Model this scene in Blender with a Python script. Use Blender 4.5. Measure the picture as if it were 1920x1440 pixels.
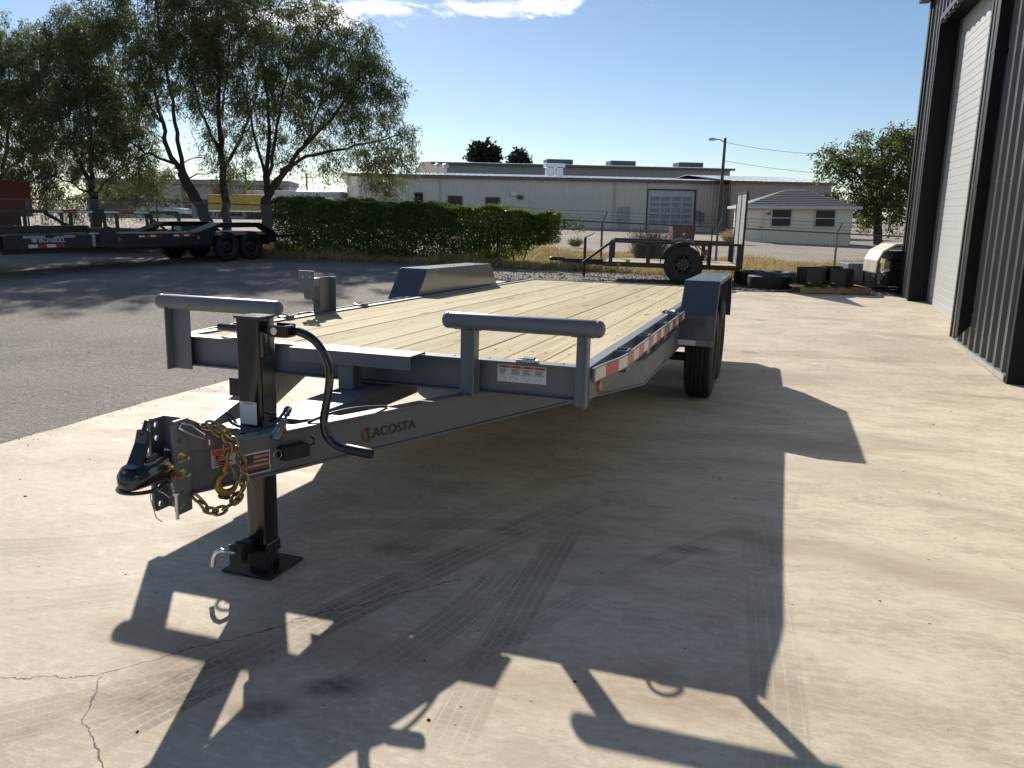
import bpy, math, random
import numpy as np
from mathutils import Matrix, Vector
random.seed(7); RNG = np.random.default_rng(7)
scene = bpy.context.scene
COL = scene.collection
for o in list(bpy.data.objects): bpy.data.objects.remove(o)
R = math.radians

# ---------------------------------------------------------------- camera
F_PX, PITCH, ROLL, YAW = 1472.46, R(12.2705), R(0.6351), R(18.3924)
cam_d = bpy.data.cameras.new('camera'); cam = bpy.data.objects.new('camera', cam_d); COL.objects.link(cam)
cam_d.sensor_fit = 'HORIZONTAL'; cam_d.sensor_width = 36.0; cam_d.lens = F_PX/1920*36
cam_d.clip_start = .05; cam_d.clip_end = 6000
fw = Vector((-math.sin(YAW)*math.cos(PITCH), math.cos(YAW)*math.cos(PITCH), -math.sin(PITCH)))
rt = Vector((math.cos(YAW), math.sin(YAW), 0)); up = rt.cross(fw)
r2 = math.cos(ROLL)*rt+math.sin(ROLL)*up; u2 = -math.sin(ROLL)*rt+math.cos(ROLL)*up
cam.matrix_world = Matrix(((r2.x,u2.x,-fw.x,1.8187),(r2.y,u2.y,-fw.y,-3.2123),(r2.z,u2.z,-fw.z,1.366),(0,0,0,1)))
scene.camera = cam

# ---------------------------------------------------------------- sun and sky
SUN_DIR = Vector((-1.0735, 1.5014, 1.0)).normalized()       # towards the sun
SUN_EL = math.asin(SUN_DIR.z); SUN_AZ = math.atan2(SUN_DIR.x, SUN_DIR.y)
sd = bpy.data.lights.new('sun','SUN'); sd.energy = 5.0; sd.angle = R(0.53); sd.color = (1.0,.93,.82)
sun = bpy.data.objects.new('sun', sd); COL.objects.link(sun); sun.location = (-30,40,40)
sun.rotation_euler = (-SUN_DIR).to_track_quat('-Z','Y').to_euler()
world = bpy.data.worlds.new('World'); scene.world = world; world.use_nodes = True
SKY_STRENGTH = .087
def build_sky():
    nt = world.node_tree; nt.nodes.clear(); N = nt.nodes.new; Lk = nt.links.new
    out = N('ShaderNodeOutputWorld'); bg = N('ShaderNodeBackground'); bg.inputs['Strength'].default_value = SKY_STRENGTH
    sky = N('ShaderNodeTexSky'); sky.sky_type='NISHITA'; sky.sun_disc=False
    sky.sun_elevation = SUN_EL; sky.sun_rotation = SUN_AZ
    sky.altitude = 1200; sky.air_density = 1.0; sky.dust_density = .4; sky.ozone_density = 2.9
    tc = N('ShaderNodeTexCoord'); sep = N('ShaderNodeSeparateXYZ'); Lk(tc.outputs['Generated'], sep.inputs[0])
    # cirrus lies on a high plane: direction / height
    mx = N('ShaderNodeMath'); mx.operation='MAXIMUM'; Lk(sep.outputs['Z'], mx.inputs[0]); mx.inputs[1].default_value=.04
    dx = N('ShaderNodeMath'); dx.operation='DIVIDE'; Lk(sep.outputs['X'],dx.inputs[0]); Lk(mx.outputs[0],dx.inputs[1])
    dy = N('ShaderNodeMath'); dy.operation='DIVIDE'; Lk(sep.outputs['Y'],dy.inputs[0]); Lk(mx.outputs[0],dy.inputs[1])
    cb = N('ShaderNodeCombineXYZ'); Lk(dx.outputs[0],cb.inputs[0]); Lk(dy.outputs[0],cb.inputs[1])
    def noise(scale, detail, rough, dist, rot=0, sc=(1,1,1), loc=(0,0,0)):
        mp = N('ShaderNodeMapping'); mp.inputs['Rotation'].default_value=(0,0,rot); mp.inputs['Scale'].default_value=sc; mp.inputs['Location'].default_value=loc
        Lk(cb.outputs[0], mp.inputs[0]); n = N('ShaderNodeTexNoise'); n.inputs['Scale'].default_value=scale; n.inputs['Detail'].default_value=detail
        n.inputs['Roughness'].default_value=rough; n.inputs['Distortion'].default_value=dist; Lk(mp.outputs[0], n.inputs['Vector']); return n.outputs['Fac']
    wisp = noise(3.4, 12, .66, .9, R(-15), (1,.45,1))
    # cloud banks: soft cells on the cirrus plane
    def bank(cx, cy, rx, ry, rot):
        mp = N('ShaderNodeMapping'); mp.vector_type='TEXTURE'; mp.inputs['Location'].default_value=(cx,cy,0); mp.inputs['Rotation'].default_value=(0,0,rot); mp.inputs['Scale'].default_value=(rx,ry,1)
        Lk(cb.outputs[0], mp.inputs[0]); ln = N('ShaderNodeVectorMath'); ln.operation='LENGTH'; Lk(mp.outputs[0], ln.inputs[0])
        mr = N('ShaderNodeMapRange'); mr.inputs['From Min'].default_value=1; mr.inputs['From Max'].default_value=0; Lk(ln.outputs['Value'], mr.inputs['Value']); return mr.outputs[0]
    banks = None
    for b in CLOUD_BANKS:
        s = bank(*b)
        if banks is None: banks = s
        else:
            m = N('ShaderNodeMath'); m.operation='MAXIMUM'; Lk(banks,m.inputs[0]); Lk(s,m.inputs[1]); banks = m.outputs[0]
    a1 = N('ShaderNodeMath'); a1.operation='MULTIPLY_ADD'; Lk(wisp,a1.inputs[0]); a1.inputs[1].default_value=2.4; a1.inputs[2].default_value=-1.46
    a2 = N('ShaderNodeMath'); a2.operation='ADD'; Lk(a1.outputs[0],a2.inputs[0]); Lk(banks,a2.inputs[1])
    mr = N('ShaderNodeMapRange'); mr.interpolation_type='SMOOTHSTEP'; mr.inputs['From Min'].default_value=.05; mr.inputs['From Max'].default_value=.6; mr.inputs['To Max'].default_value=.93; Lk(a2.outputs[0], mr.inputs['Value'])
    gate = N('ShaderNodeMapRange'); gate.inputs['From Min'].default_value=.0; gate.inputs['From Max'].default_value=.22; Lk(banks, gate.inputs['Value'])
    gm = N('ShaderNodeMath'); gm.operation='MULTIPLY'; Lk(mr.outputs[0], gm.inputs[0]); Lk(gate.outputs[0], gm.inputs[1])
    mix = N('ShaderNodeMix'); mix.data_type='RGBA'; Lk(gm.outputs[0], mix.inputs['Factor']); Lk(sky.outputs[0], mix.inputs['A']); mix.inputs['B'].default_value=(14.5,14.4,14.6,1)
    Lk(mix.outputs['Result'], bg.inputs['Color']); Lk(bg.outputs[0], out.inputs[0])
# (centre x, y on the plane, radii, rotation): high cirrus in view and scattered on over the rest of the sky
CLOUD_BANKS = [(-2.75,3.88,1.0,.56,R(12)),(-2.1,3.80,.65,.34,R(18)),(-1.38,3.98,.85,.36,R(6)),(-1.9,2.6,1.2,.5,R(30)),(-.1,2.9,1.0,.4,R(5)),
               (1.9,2.0,1.0,.4,R(-10)),(.4,-1.2,.9,.4,R(20)),(-1.4,-.6,.7,.3,R(40)),(2.2,-2.4,1.1,.4,R(0)),(-3.6,.4,.9,.4,R(60)),(3.4,.6,1.0,.4,R(-30)),(-.6,.9,.7,.3,R(15)),(-3.2,-3.0,1.1,.5,R(50))]
build_sky()
scene.view_settings.view_transform='Standard'; scene.view_settings.look='None'; scene.view_settings.gamma=1.0
scene.view_settings.exposure = 0.25; scene.view_settings.use_curve_mapping=False
scene.render.engine='CYCLES'
scene.cycles.max_bounces=6; scene.cycles.diffuse_bounces=3; scene.cycles.glossy_bounces=3; scene.cycles.transmission_bounces=3; scene.cycles.transparent_max_bounces=4
scene.cycles.caustics_reflective=False; scene.cycles.caustics_refractive=False

# ---------------------------------------------------------------- helpers
def sm(a):
    a = np.clip(a,0,1); return a*a*(3-2*a)
def gz(x, y):                                                # height of the ground
    x = np.asarray(x,float); y = np.asarray(y,float)
    a = np.clip((y+1.2)/5.2,0,1); b = sm((y-5.5)/7.5)
    return -.165*(.5*a+.5*sm(a))+.165*b+sm((y-14.5)/6)*(-.03*(np.clip(x,-16,8)+10))
def gzf(x,y): return float(gz(x,y))

class Geo:
    def __init__(s): s.v=[]; s.f=[]
    def add(s, vs, fs):
        n=len(s.v); s.v += [tuple(map(float,p)) for p in vs]; s.f += [tuple(i+n for i in f) for f in fs]; return s
    def box(s, x0,x1,y0,y1,z0,z1):
        return s.add([(x0,y0,z0),(x1,y0,z0),(x1,y1,z0),(x0,y1,z0),(x0,y0,z1),(x1,y0,z1),(x1,y1,z1),(x0,y1,z1)],
              [(0,3,2,1),(4,5,6,7),(0,1,5,4),(1,2,6,5),(2,3,7,6),(3,0,4,7)])
    def prism(s, poly, a, b, axis='x'):                      # polygon in the two other axes, extruded from a to b
        n=len(poly)
        def P(u,v,w): return {'x':(w,u,v),'y':(u,w,v),'z':(u,v,w)}[axis]
        area = sum(poly[i][0]*poly[(i+1)%n][1]-poly[(i+1)%n][0]*poly[i][1] for i in range(n))
        flip = (area<0) != (axis=='y')
        vs=[P(u,v,a) for u,v in poly]+[P(u,v,b) for u,v in poly]
        fs=[tuple(range(n-1,-1,-1)), tuple(range(n,2*n))]+[(i,(i+1)%n,n+(i+1)%n,n+i) for i in range(n)]
        if flip: fs=[f[::-1] for f in fs]
        return s.add(vs,fs)
    def tube(s, path, r, n=10, closed=False, caps=True, up=(0,0,1)):
        P=[Vector([float(c) for c in p]) for p in path]; m=len(P); rr = [float(q) for q in r] if hasattr(r,'__len__') else [float(r)]*m
        vs=[]; prev=None
        for i,p in enumerate(P):
            if closed: t=(P[(i+1)%m]-P[i-1])
            else: t=(P[min(i+1,m-1)]-P[max(i-1,0)])
            t.normalize()
            if prev is None:
                a = Vector(up) if abs(t.dot(Vector(up)))<.95 else Vector((1,0,0))
                b=t.cross(a).normalized()
            else: b=(prev-t*prev.dot(t)).normalized()
            prev=b; c=t.cross(b)
            for k in range(n):
                q=2*math.pi*k/n; vs.append(p+rr[i]*(math.cos(q)*b+math.sin(q)*c))
        fs=[]
        for i in range(m if closed else m-1):
            j=(i+1)%m
            for k in range(n):
                k2=(k+1)%n; fs.append((i*n+k,i*n+k2,j*n+k2,j*n+k))
        if caps and not closed: fs += [tuple(range(n-1,-1,-1)), tuple((m-1)*n+k for k in range(n))]
        return s.add(vs,fs)
    def lathe(s, prof, n=32, axis='x', c=(0,0,0), closed=False):   # prof: (along axis, radius)
        vs=[]; m=len(prof)
        for a,r in prof:
            for k in range(n):
                q=2*math.pi*k/n; u,v=r*math.cos(q),r*math.sin(q)
                p={'x':(a,u,v),'y':(v,a,u),'z':(u,v,a)}[axis]; vs.append((p[0]+c[0],p[1]+c[1],p[2]+c[2]))
        fs=[]
        for i in range(m if closed else m-1):
            j=(i+1)%m
            for k in range(n):
                k2=(k+1)%n; fs.append((i*n+k,j*n+k,j*n+k2,i*n+k2))
        if not closed: fs += [tuple(range(n)), tuple((m-1)*n+k for k in range(n-1,-1,-1))]
        return s.add(vs,fs)
    def loft(s, rings, cap=True):
        n=len(rings[0]); vs=[p for r in rings for p in r]; fs=[]
        for i in range(len(rings)-1):
            for k in range(n):
                k2=(k+1)%n; fs.append((i*n+k,i*n+k2,(i+1)*n+k2,(i+1)*n+k))
        if cap: fs += [tuple(range(n-1,-1,-1)), tuple((len(rings)-1)*n+k for k in range(n))]
        return s.add(vs,fs)
    def xf(s, M):
        s.v=[tuple(M@Vector(p)) for p in s.v]; return s
    def mesh(s, name):
        me=bpy.data.meshes.new(name); me.from_pydata(s.v,[],s.f); me.update(); return me

def link(o, parent=None):
    COL.objects.link(o)
    if parent is not None: o.parent=parent
    return o
def tag(o, label=None, cat=None, group=None, kind=None):
    if label: o['label']=label
    if cat: o['category']=cat
    if group: o['group']=group
    if kind: o['kind']=kind
    return o
def fixn(me):
    import bmesh
    bm=bmesh.new(); bm.from_mesh(me); bmesh.ops.recalc_face_normals(bm,faces=bm.faces); bm.to_mesh(me); bm.free()
def obj(name, g, mat, parent=None, smooth=False, bevel=0, fix=True, loc=None):
    me = g.mesh(name) if isinstance(g,Geo) else g
    if fix and isinstance(g,Geo) and len(me.polygons)<20000: fixn(me)
    if mat is not None and not len(me.materials): me.materials.append(mat)
    o=bpy.data.objects.new(name,me); link(o,parent)
    if loc: o.location=loc
    if smooth:
        me.polygons.foreach_set('use_smooth',[True]*len(me.polygons))
        me.set_sharp_from_angle(angle=R(smooth if smooth is not True else 40))
    if bevel:
        b=o.modifiers.new('bevel','BEVEL'); b.width=bevel; b.segments=2; b.limit_method='ANGLE'; b.angle_limit=R(40); b.harden_normals=False
    return o
def empty(name, loc=(0,0,0), rz=0, label=None, cat=None, group=None):
    e=bpy.data.objects.new(name,None); e.empty_display_size=.2; link(e); e.location=loc; e.rotation_euler=(0,0,rz); tag(e,label,cat,group); return e
def copy_tree(o, parent=None):
    c=o.copy(); COL.objects.link(c); c.parent=parent
    for ch in list(o.children): copy_tree(ch,c)
    return c
def text_geo(txt, size, bold=0, shear=0, space=1.0):
    cu=bpy.data.curves.new('t','FONT'); cu.body=txt; cu.size=size; cu.offset=bold; cu.shear=shear; cu.space_character=space; cu.resolution_u=3; cu.extrude=0
    ob=bpy.data.objects.new('t',cu); COL.objects.link(ob)
    dg=bpy.context.evaluated_depsgraph_get(); me=ob.evaluated_get(dg).to_mesh()
    g=Geo(); g.add([tuple(v.co) for v in me.vertices],[tuple(p.vertices) for p in me.polygons])
    ob.evaluated_get(dg).to_mesh_clear(); bpy.data.objects.remove(ob); bpy.data.curves.remove(cu); return g
def place(g, O, U, V, off=.002):                             # flat geometry (x,y) -> plane at O with axes U,V (proud by off)
    U=Vector(U).normalized(); V=Vector(V).normalized(); Nn=U.cross(V); O=Vector(O)
    g.v=[tuple(O+U*p[0]+V*p[1]+Nn*(off+p[2])) for p in g.v]; return g
def rect(x0,x1,y0,y1,z=0): return Geo().add([(x0,y0,z),(x1,y0,z),(x1,y1,z),(x0,y1,z)],[(0,1,2,3)])

# ---------------------------------------------------------------- materials
MATS={}
class NB:                                                   # small node-building helper
    def __init__(s, name):
        s.m=bpy.data.materials.new(name); s.m.use_nodes=True; s.nt=s.m.node_tree; s.p=s.nt.nodes['Principled BSDF']; s.out=s.nt.nodes['Material Output']
        s.tc=s.nt.nodes.new('ShaderNodeTexCoord')
    def n(s,t): return s.nt.nodes.new(t)
    def l(s,a,b): s.nt.links.new(a,b)
    def val(s,x,inp):
        if isinstance(x,(int,float)): inp.default_value=x
        else: s.l(x,inp)
    def math(s,op,a,b=0,c=0,clamp=False):
        m=s.n('ShaderNodeMath'); m.operation=op; m.use_clamp=clamp; s.val(a,m.inputs[0]); s.val(b,m.inputs[1]); s.val(c,m.inputs[2]); return m.outputs[0]
    def mapping(s,vec,loc=(0,0,0),rot=(0,0,0),scale=(1,1,1),typ='POINT'):
        m=s.n('ShaderNodeMapping'); m.vector_type=typ; m.inputs['Location'].default_value=loc; m.inputs['Rotation'].default_value=rot; m.inputs['Scale'].default_value=scale; s.l(vec,m.inputs[0]); return m.outputs[0]
    def noise(s,vec,scale,detail=4,rough=.55,dist=0,out='Fac'):
        t=s.n('ShaderNodeTexNoise'); t.inputs['Scale'].default_value=scale; t.inputs['Detail'].default_value=detail; t.inputs['Roughness'].default_value=rough; t.inputs['Distortion'].default_value=dist; s.l(vec,t.inputs['Vector']); return t.outputs[out]
    def voro(s,vec,scale,feat='F1',out='Distance',rnd=1):
        t=s.n('ShaderNodeTexVoronoi'); t.feature=feat; t.inputs['Scale'].default_value=scale; t.inputs['Randomness'].default_value=rnd; s.l(vec,t.inputs['Vector']); return t.outputs[out]
    def ramp(s,fac,a,b,lo=0,hi=1,smooth=True):
        m=s.n('ShaderNodeMapRange'); m.interpolation_type='SMOOTHSTEP' if smooth else 'LINEAR'; s.val(fac,m.inputs['Value']); m.inputs['From Min'].default_value=a; m.inputs['From Max'].default_value=b; m.inputs['To Min'].default_value=lo; m.inputs['To Max'].default_value=hi; return m.outputs[0]
    def mix(s,fac,a,b,blend='MIX'):
        m=s.n('ShaderNodeMix'); m.data_type='RGBA'; m.blend_type=blend; s.val(fac,m.inputs['Factor'])
        for x,k in ((a,'A'),(b,'B')):
            if isinstance(x,(tuple,list)): m.inputs[k].default_value=(*x[:3],1)
            else: s.l(x,m.inputs[k])
        return m.outputs['Result']
    def bump(s,h,strength,dist=.01):
        b=s.n('ShaderNodeBump'); b.inputs['Strength'].default_value=strength; b.inputs['Distance'].default_value=dist; s.l(h,b.inputs['Height']); 
        if s.p.inputs['Normal'].links: s.l(s.p.inputs['Normal'].links[0].from_socket, b.inputs['Normal'])
        s.l(b.outputs[0],s.p.inputs['Normal'])
    def col(s,c):
        if isinstance(c,(tuple,list)): s.p.inputs['Base Color'].default_value=(*c[:3],1)
        else: s.l(c,s.p.inputs['Base Color'])
    def rough(s,r): s.val(r,s.p.inputs['Roughness'])
    def rnd(s): return s.n('ShaderNodeObjectInfo').outputs['Random']
def pm(name, col, rough=.5, metal=0, var=.18, scale=6, bump=0, bscale=80, coat=0, spec=.5, dust=0):
    if name in MATS: return MATS[name]
    b=NB(name); v=b.tc.outputs['Object']
    n=b.noise(v,scale,5,.6); k=b.ramp(n,.25,.75,1-var,1+var,False)
    vm=b.n('ShaderNodeMix'); vm.data_type='RGBA'; vm.blend_type='MULTIPLY'; vm.inputs['Factor'].default_value=1; vm.inputs['A'].default_value=(*col,1)
    cc=b.n('ShaderNodeCombineColor'); [b.l(k,cc.inputs[i]) for i in range(3)]; b.l(cc.outputs[0],vm.inputs['B']); c=vm.outputs['Result']
    if dust:
        d=b.ramp(b.noise(v,scale*2.3,6,.7),.52,.8,0,dust); c=b.mix(d,c,(.42,.37,.3))
    b.col(c); b.rough(b.ramp(b.noise(v,scale*1.7,4),.2,.8,max(.02,rough*.8),min(1,rough*1.25),False)); b.p.inputs['Metallic'].default_value=metal; b.p.inputs['Specular IOR Level'].default_value=spec
    if coat: b.p.inputs['Coat Weight'].default_value=coat; b.p.inputs['Coat Roughness'].default_value=.12
    if bump: b.bump(b.noise(v,bscale,5,.6),bump,.004)
    MATS[name]=b.m; return b.m
GREY = pm('grey_trailer_paint',(.155,.168,.187),.46,0,.07,9,.05,300,.12,dust=.10)
BLACK = pm('black_gloss_paint',(.008,.008,.009),.16,0,.1,8,.03,200,.6,dust=.02)
BLACKM = pm('black_satin_steel',(.014,.014,.015),.42,0,.2,8,.08,150,dust=.06)
RUBBER = pm('tyre_rubber',(.014,.014,.0135),.68,0,.25,14,.15,120,dust=.06)
ZINC = pm('zinc_plated_steel',(.62,.62,.64),.28,1,.1,30)
BRASS = pm('yellow_zinc_chain',(.34,.27,.15),.4,1,.25,60,.1,300)
CHROME = pm('bright_steel',(.75,.76,.78),.14,1,.06,30)
WHITE = pm('white_sticker',(.78,.78,.78),.4,0,.03)
INK = pm('black_ink',(.015,.015,.016),.45,0,.02)
ORANGE = pm('orange_sticker',(.75,.16,.02),.4,0,.05)
REDTAPE = pm('red_reflective_tape',(.52,.02,.02),.3,0,.1,60)
WHITETAPE = pm('white_reflective_tape',(.72,.72,.7),.3,0,.08,60)
AMBER = pm('amber_lens',(.55,.14,.02),.12,0,.1,40,coat=.5)
REDPL = pm('red_plastic',(.5,.03,.025),.35,0,.1)
BLUEW = pm('blue_grey_cable',(.05,.06,.11),.5,0,.1)
DRYWOOD = pm('weathered_timber',(.36,.25,.14),.8,0,.3,10,.3,60)
# ================================================================ ground
def sheet(name, xs, ys, mat, dz, mask=None, jitter=None):
    xs=np.array(xs); ys=np.array(ys); X,Y=np.meshgrid(xs,ys); 
    if jitter: X,Y=jitter(X.copy(),Y.copy())
    Z=gz(X,Y)+dz(X,Y) if callable(dz) else gz(X,Y)+dz
    nx,ny=len(xs),len(ys); g=Geo(); g.v=[tuple(p) for p in np.stack([X.ravel(),Y.ravel(),Z.ravel()],1).tolist()]
    for j in range(ny-1):
        for i in range(nx-1): g.f.append((j*nx+i,j*nx+i+1,(j+1)*nx+i+1,(j+1)*nx+i))
    o=obj(name,g,mat,smooth=True,fix=False); tag(o,kind='structure'); return o
def ground_mat():
    b=NB('pale_dirt'); v=b.tc.outputs['Object']
    n1=b.noise(v,.12,5,.6); n2=b.noise(v,1.3,6,.65); n3=b.noise(v,14,4,.6)
    c=b.mix(b.ramp(n1,.35,.65),(.34,.285,.225),(.42,.36,.305)); c=b.mix(b.ramp(n2,.4,.75,0,.6),c,(.22,.18,.11)); c=b.mix(b.ramp(n3,.5,.8,0,.35),c,(.45,.4,.34))
    b.col(c); b.rough(.95); b.bump(n2,.6,.06); return b.m
def asphalt_mat():
    b=NB('weathered_asphalt'); v=b.tc.outputs['Object']
    cell=b.voro(v,105,'F1','Color'); sc=b.n('ShaderNodeSeparateColor'); b.l(cell,sc.inputs[0])
    d=b.voro(v,105); d2=b.voro(v,38); n1=b.noise(v,.35,7,.68); n2=b.noise(v,5,5,.65); c2=b.voro(v,38,'F1','Color'); sc2=b.n('ShaderNodeSeparateColor'); b.l(c2,sc2.inputs[0])
    base=b.mix(b.ramp(n1,.36,.64),(.130,.115,.100),(.25,.22,.18))
    c=b.mix(b.ramp(sc.outputs['Red'],.45,1.0,0,.6),base,(.38,.34,.29)); c=b.mix(b.ramp(sc2.outputs['Green'],.8,1.0,0,.55),c,(.45,.41,.36)); c=b.mix(b.ramp(n2,.55,.8,0,.5),c,(.06,.055,.05))
    b.col(c); b.rough(.88); b.bump(b.math('ADD',d,b.math('MULTIPLY',d2,.9)),1.0,.009); return b.m
def concrete_mat():
    b=NB('stained_concrete'); v=b.tc.outputs['Object']
    sp=b.n('ShaderNodeSeparateXYZ'); b.l(v,sp.inputs[0]); X,Y=sp.outputs['X'],sp.outputs['Y']
    wv=b.noise(v,1.4,3,.5,0,'Color')
    vw=b.n('ShaderNodeVectorMath'); vw.operation='MULTIPLY_ADD'; b.l(wv,vw.inputs[0]); vw.inputs[1].default_value=(.10,.10,0); b.l(v,vw.inputs[2]); vd=vw.outputs[0]
    big=b.noise(v,.45,5,.6,.6); med=b.noise(b.mapping(vd,rot=(0,0,R(-14)),scale=(.7,1.35,1)),2.8,9,.72); fine=b.noise(b.mapping(vd,rot=(0,0,R(-14)),scale=(.75,1.3,1)),26,6,.72); pit=b.noise(v,190,2,.6)
    scr=b.noise(b.mapping(vd,rot=(0,0,R(-11)),scale=(.8,26,1)),3.5,5,.7); scr2=b.noise(b.mapping(v,rot=(0,0,R(33)),scale=(.7,40,1)),2.4,4,.7)
    c=b.mix(b.ramp(med,.36,.62),(.535,.46,.345),(.70,.615,.47)); c=b.mix(b.ramp(big,.49,.61,0,.5),c,(.50,.41,.305)); c=b.mix(b.ramp(fine,.47,.62,0,.5),c,(.76,.685,.54))
    c=b.mix(b.ramp(fine,.45,.32,0,.5),c,(.40,.335,.265)); c=b.mix(b.ramp(scr,.62,.74,0,.30),c,(.78,.73,.61)); c=b.mix(b.ramp(scr2,.68,.73,0,.45),c,(.76,.70,.58)); c=b.mix(b.ramp(scr,.36,.26,0,.22),c,(.26,.215,.165)); c=b.mix(b.ramp(pit,.62,.72,0,.45),c,(.17,.145,.12))
    rust=b.ramp(b.noise(b.mapping(v,loc=(3,1,0),scale=(.5,1.2,1)),.9,5,.65),.52,.66,0,.45); c=b.mix(rust,c,(.35,.225,.14))
    oil=b.ramp(b.noise(b.mapping(v,loc=(9.3,4.1,0)),1.7,5,.6),.66,.76,0,.5); c=b.mix(oil,c,(.16,.14,.125))
    sd_=b.voro(v,11); sg=b.voro(v,11,'F1','Color'); sgs=b.n('ShaderNodeSeparateColor'); b.l(sg,sgs.inputs[0]); c=b.mix(b.math('MULTIPLY',b.math('LESS_THAN',sd_,b.math('MULTIPLY',sgs.outputs['Green'],.075)),b.math('GREATER_THAN',sgs.outputs['Red'],.55)),c,(.16,.135,.11))
    patch_=b.math('MULTIPLY',b.ramp(b.noise(v,2.6,5,.65),.34,.62,.12,1),b.ramp(fine,.35,.6,.45,1)); wobn=b.noise(v,7,6,.7); wdn=b.ramp(b.noise(v,11,3,.6),.3,.7,.0012,.0040)
    # tyre tracks: arcs through three ground points (p0, p1, p2), width, strength
    def track(p0,p1,p2,w,k,dash=55,col=(.115,.095,.075)):
        nonlocal c
        (x1,y1),(x2,y2),(x3,y3)=p0,p1,p2
        D=2*(x1*(y2-y3)+x2*(y3-y1)+x3*(y1-y2))
        if abs(D)<.02: D=math.copysign(.02,D if D else 1)
        ux=((x1*x1+y1*y1)*(y2-y3)+(x2*x2+y2*y2)*(y3-y1)+(x3*x3+y3*y3)*(y1-y2))/D; uy=((x1*x1+y1*y1)*(x3-x2)+(x2*x2+y2*y2)*(x1-x3)+(x3*x3+y3*y3)*(x2-x1))/D
        r=math.hypot(x2-ux,y2-uy); am=math.atan2(y2-uy,x2-ux); half=max(math.hypot(x1-x2,y1-y2),math.hypot(x3-x2,y3-y2))/r
        rx,ry=math.cos(am),math.sin(am)
        dx=b.math('SUBTRACT',X,ux); dy=b.math('SUBTRACT',Y,uy)
        a=b.math('ADD',b.math('MULTIPLY',dx,rx),b.math('MULTIPLY',dy,ry)); t=b.math('SUBTRACT',b.math('MULTIPLY',dy,rx),b.math('MULTIPLY',dx,ry))
        ang=b.math('ARCTAN2',t,a); rad=b.math('SQRT',b.math('ADD',b.math('MULTIPLY',dx,dx),b.math('MULTIPLY',dy,dy)))
        vv=b.math('ABSOLUTE',b.math('SUBTRACT',rad,r)); band=b.ramp(vv,w*.5,w*.43)
        rng=b.ramp(b.math('ABSOLUTE',ang),half*1.05,half*.7)
        off=b.math('MULTIPLY',b.math('SUBTRACT',rad,r-w*.5),4.5/w); rib=b.ramp(b.math('ABSOLUTE',b.math('SUBTRACT',b.math('FRACT',off),.5)),.47,.36,.15,1)
        row=b.math('FLOOR',off)
        ds=b.ramp(b.math('SINE',b.math('ADD',b.math('MULTIPLY',ang,r*dash*4.2),b.math('MULTIPLY',row,2.3))),-1.0,-.6,.62,1)
        patch=patch_
        m=b.math('MULTIPLY',b.math('MULTIPLY',b.math('MULTIPLY',band,rng),b.math('MULTIPLY',rib,ds)),b.math('MULTIPLY',patch,k*.9))
        c=b.mix(m,c,col)
    for T in TRACKS: track(*T)
    # smudged contact patches
    for (x,y,rx,ry,rot,k,col_) in SMUDGES:
        mp=b.mapping(vd,loc=(x,y,0),rot=(0,0,rot),scale=(rx,ry,1),typ='TEXTURE'); ln=b.n('ShaderNodeVectorMath'); ln.operation='LENGTH'; 
        fl=b.n('ShaderNodeVectorMath'); fl.operation='MULTIPLY'; b.l(mp,fl.inputs[0]); fl.inputs[1].default_value=(1,1,0); b.l(fl.outputs[0],ln.inputs[0])
        c=b.mix(b.math('MULTIPLY',b.ramp(ln.outputs['Value'],1.25,.25,0,k),b.ramp(fine,.3,.62,.35,1.15)),c,col_)
    h=fine
    for (ax,ay),(bx,by),amp in CRACKS:
        L_=math.hypot(bx-ax,by-ay); mp=b.mapping(v,loc=(ax,ay,0),rot=(0,0,math.atan2(by-ay,bx-ax)),scale=(1,1,1),typ='TEXTURE'); s2=b.n('ShaderNodeSeparateXYZ'); b.l(mp,s2.inputs[0])
        wob=b.math('MULTIPLY',b.math('SUBTRACT',wobn,.5),amp); dv=b.math('ABSOLUTE',b.math('ADD',s2.outputs['Y'],wob))
        mk=b.math('LESS_THAN',dv,wdn); rg=b.math('MULTIPLY',b.math('GREATER_THAN',s2.outputs['X'],0),b.math('LESS_THAN',s2.outputs['X'],L_))
        m=b.math('MULTIPLY',mk,rg); c=b.mix(b.math('MULTIPLY',m,.85),c,(.07,.06,.05)); h=b.math('SUBTRACT',h,b.math('MULTIPLY',m,2.0))
    b.col(c); b.rough(b.ramp(med,.3,.7,.62,.85)); b.p.inputs['Specular IOR Level'].default_value=.35
    b.bump(b.math('ADD',h,b.math('MULTIPLY',scr,.4)),.25,.006); return b.m
TW=.19
TRACKS=[((.17,-1.92),(.57,-.71),(1.03,.56),TW,.72),((.0,-2.2),(.33,-.75),(.80,.9),TW*.9,.30),((1.10,-1.6),(1.04,-.72),(1.01,.2),.15,.5),((1.0,-1.2),(1.31,-.43),(1.9,.5),.12,.45),
        ((1.80,.6),(1.90,-.69),(1.94,-1.8),.17,.34),((-1.5,-1.15),(-.7,-.75),(.0,.35),.2,.34),((-1.4,-1.6),(-.35,-1.15),(.45,.2),.2,.30),((.72,-1.4),(.84,-1.0),(.9,-.4),.16,.5),((-.4,-.55),(.4,-.12),(1.4,.1),.15,.36),
        ((-.5,-2.3),(.05,-1.75),(.45,-1.35),.2,.45)]
DKS,BRS,GRS=(.12,.10,.085),(.38,.27,.20),(.25,.215,.185)
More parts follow.
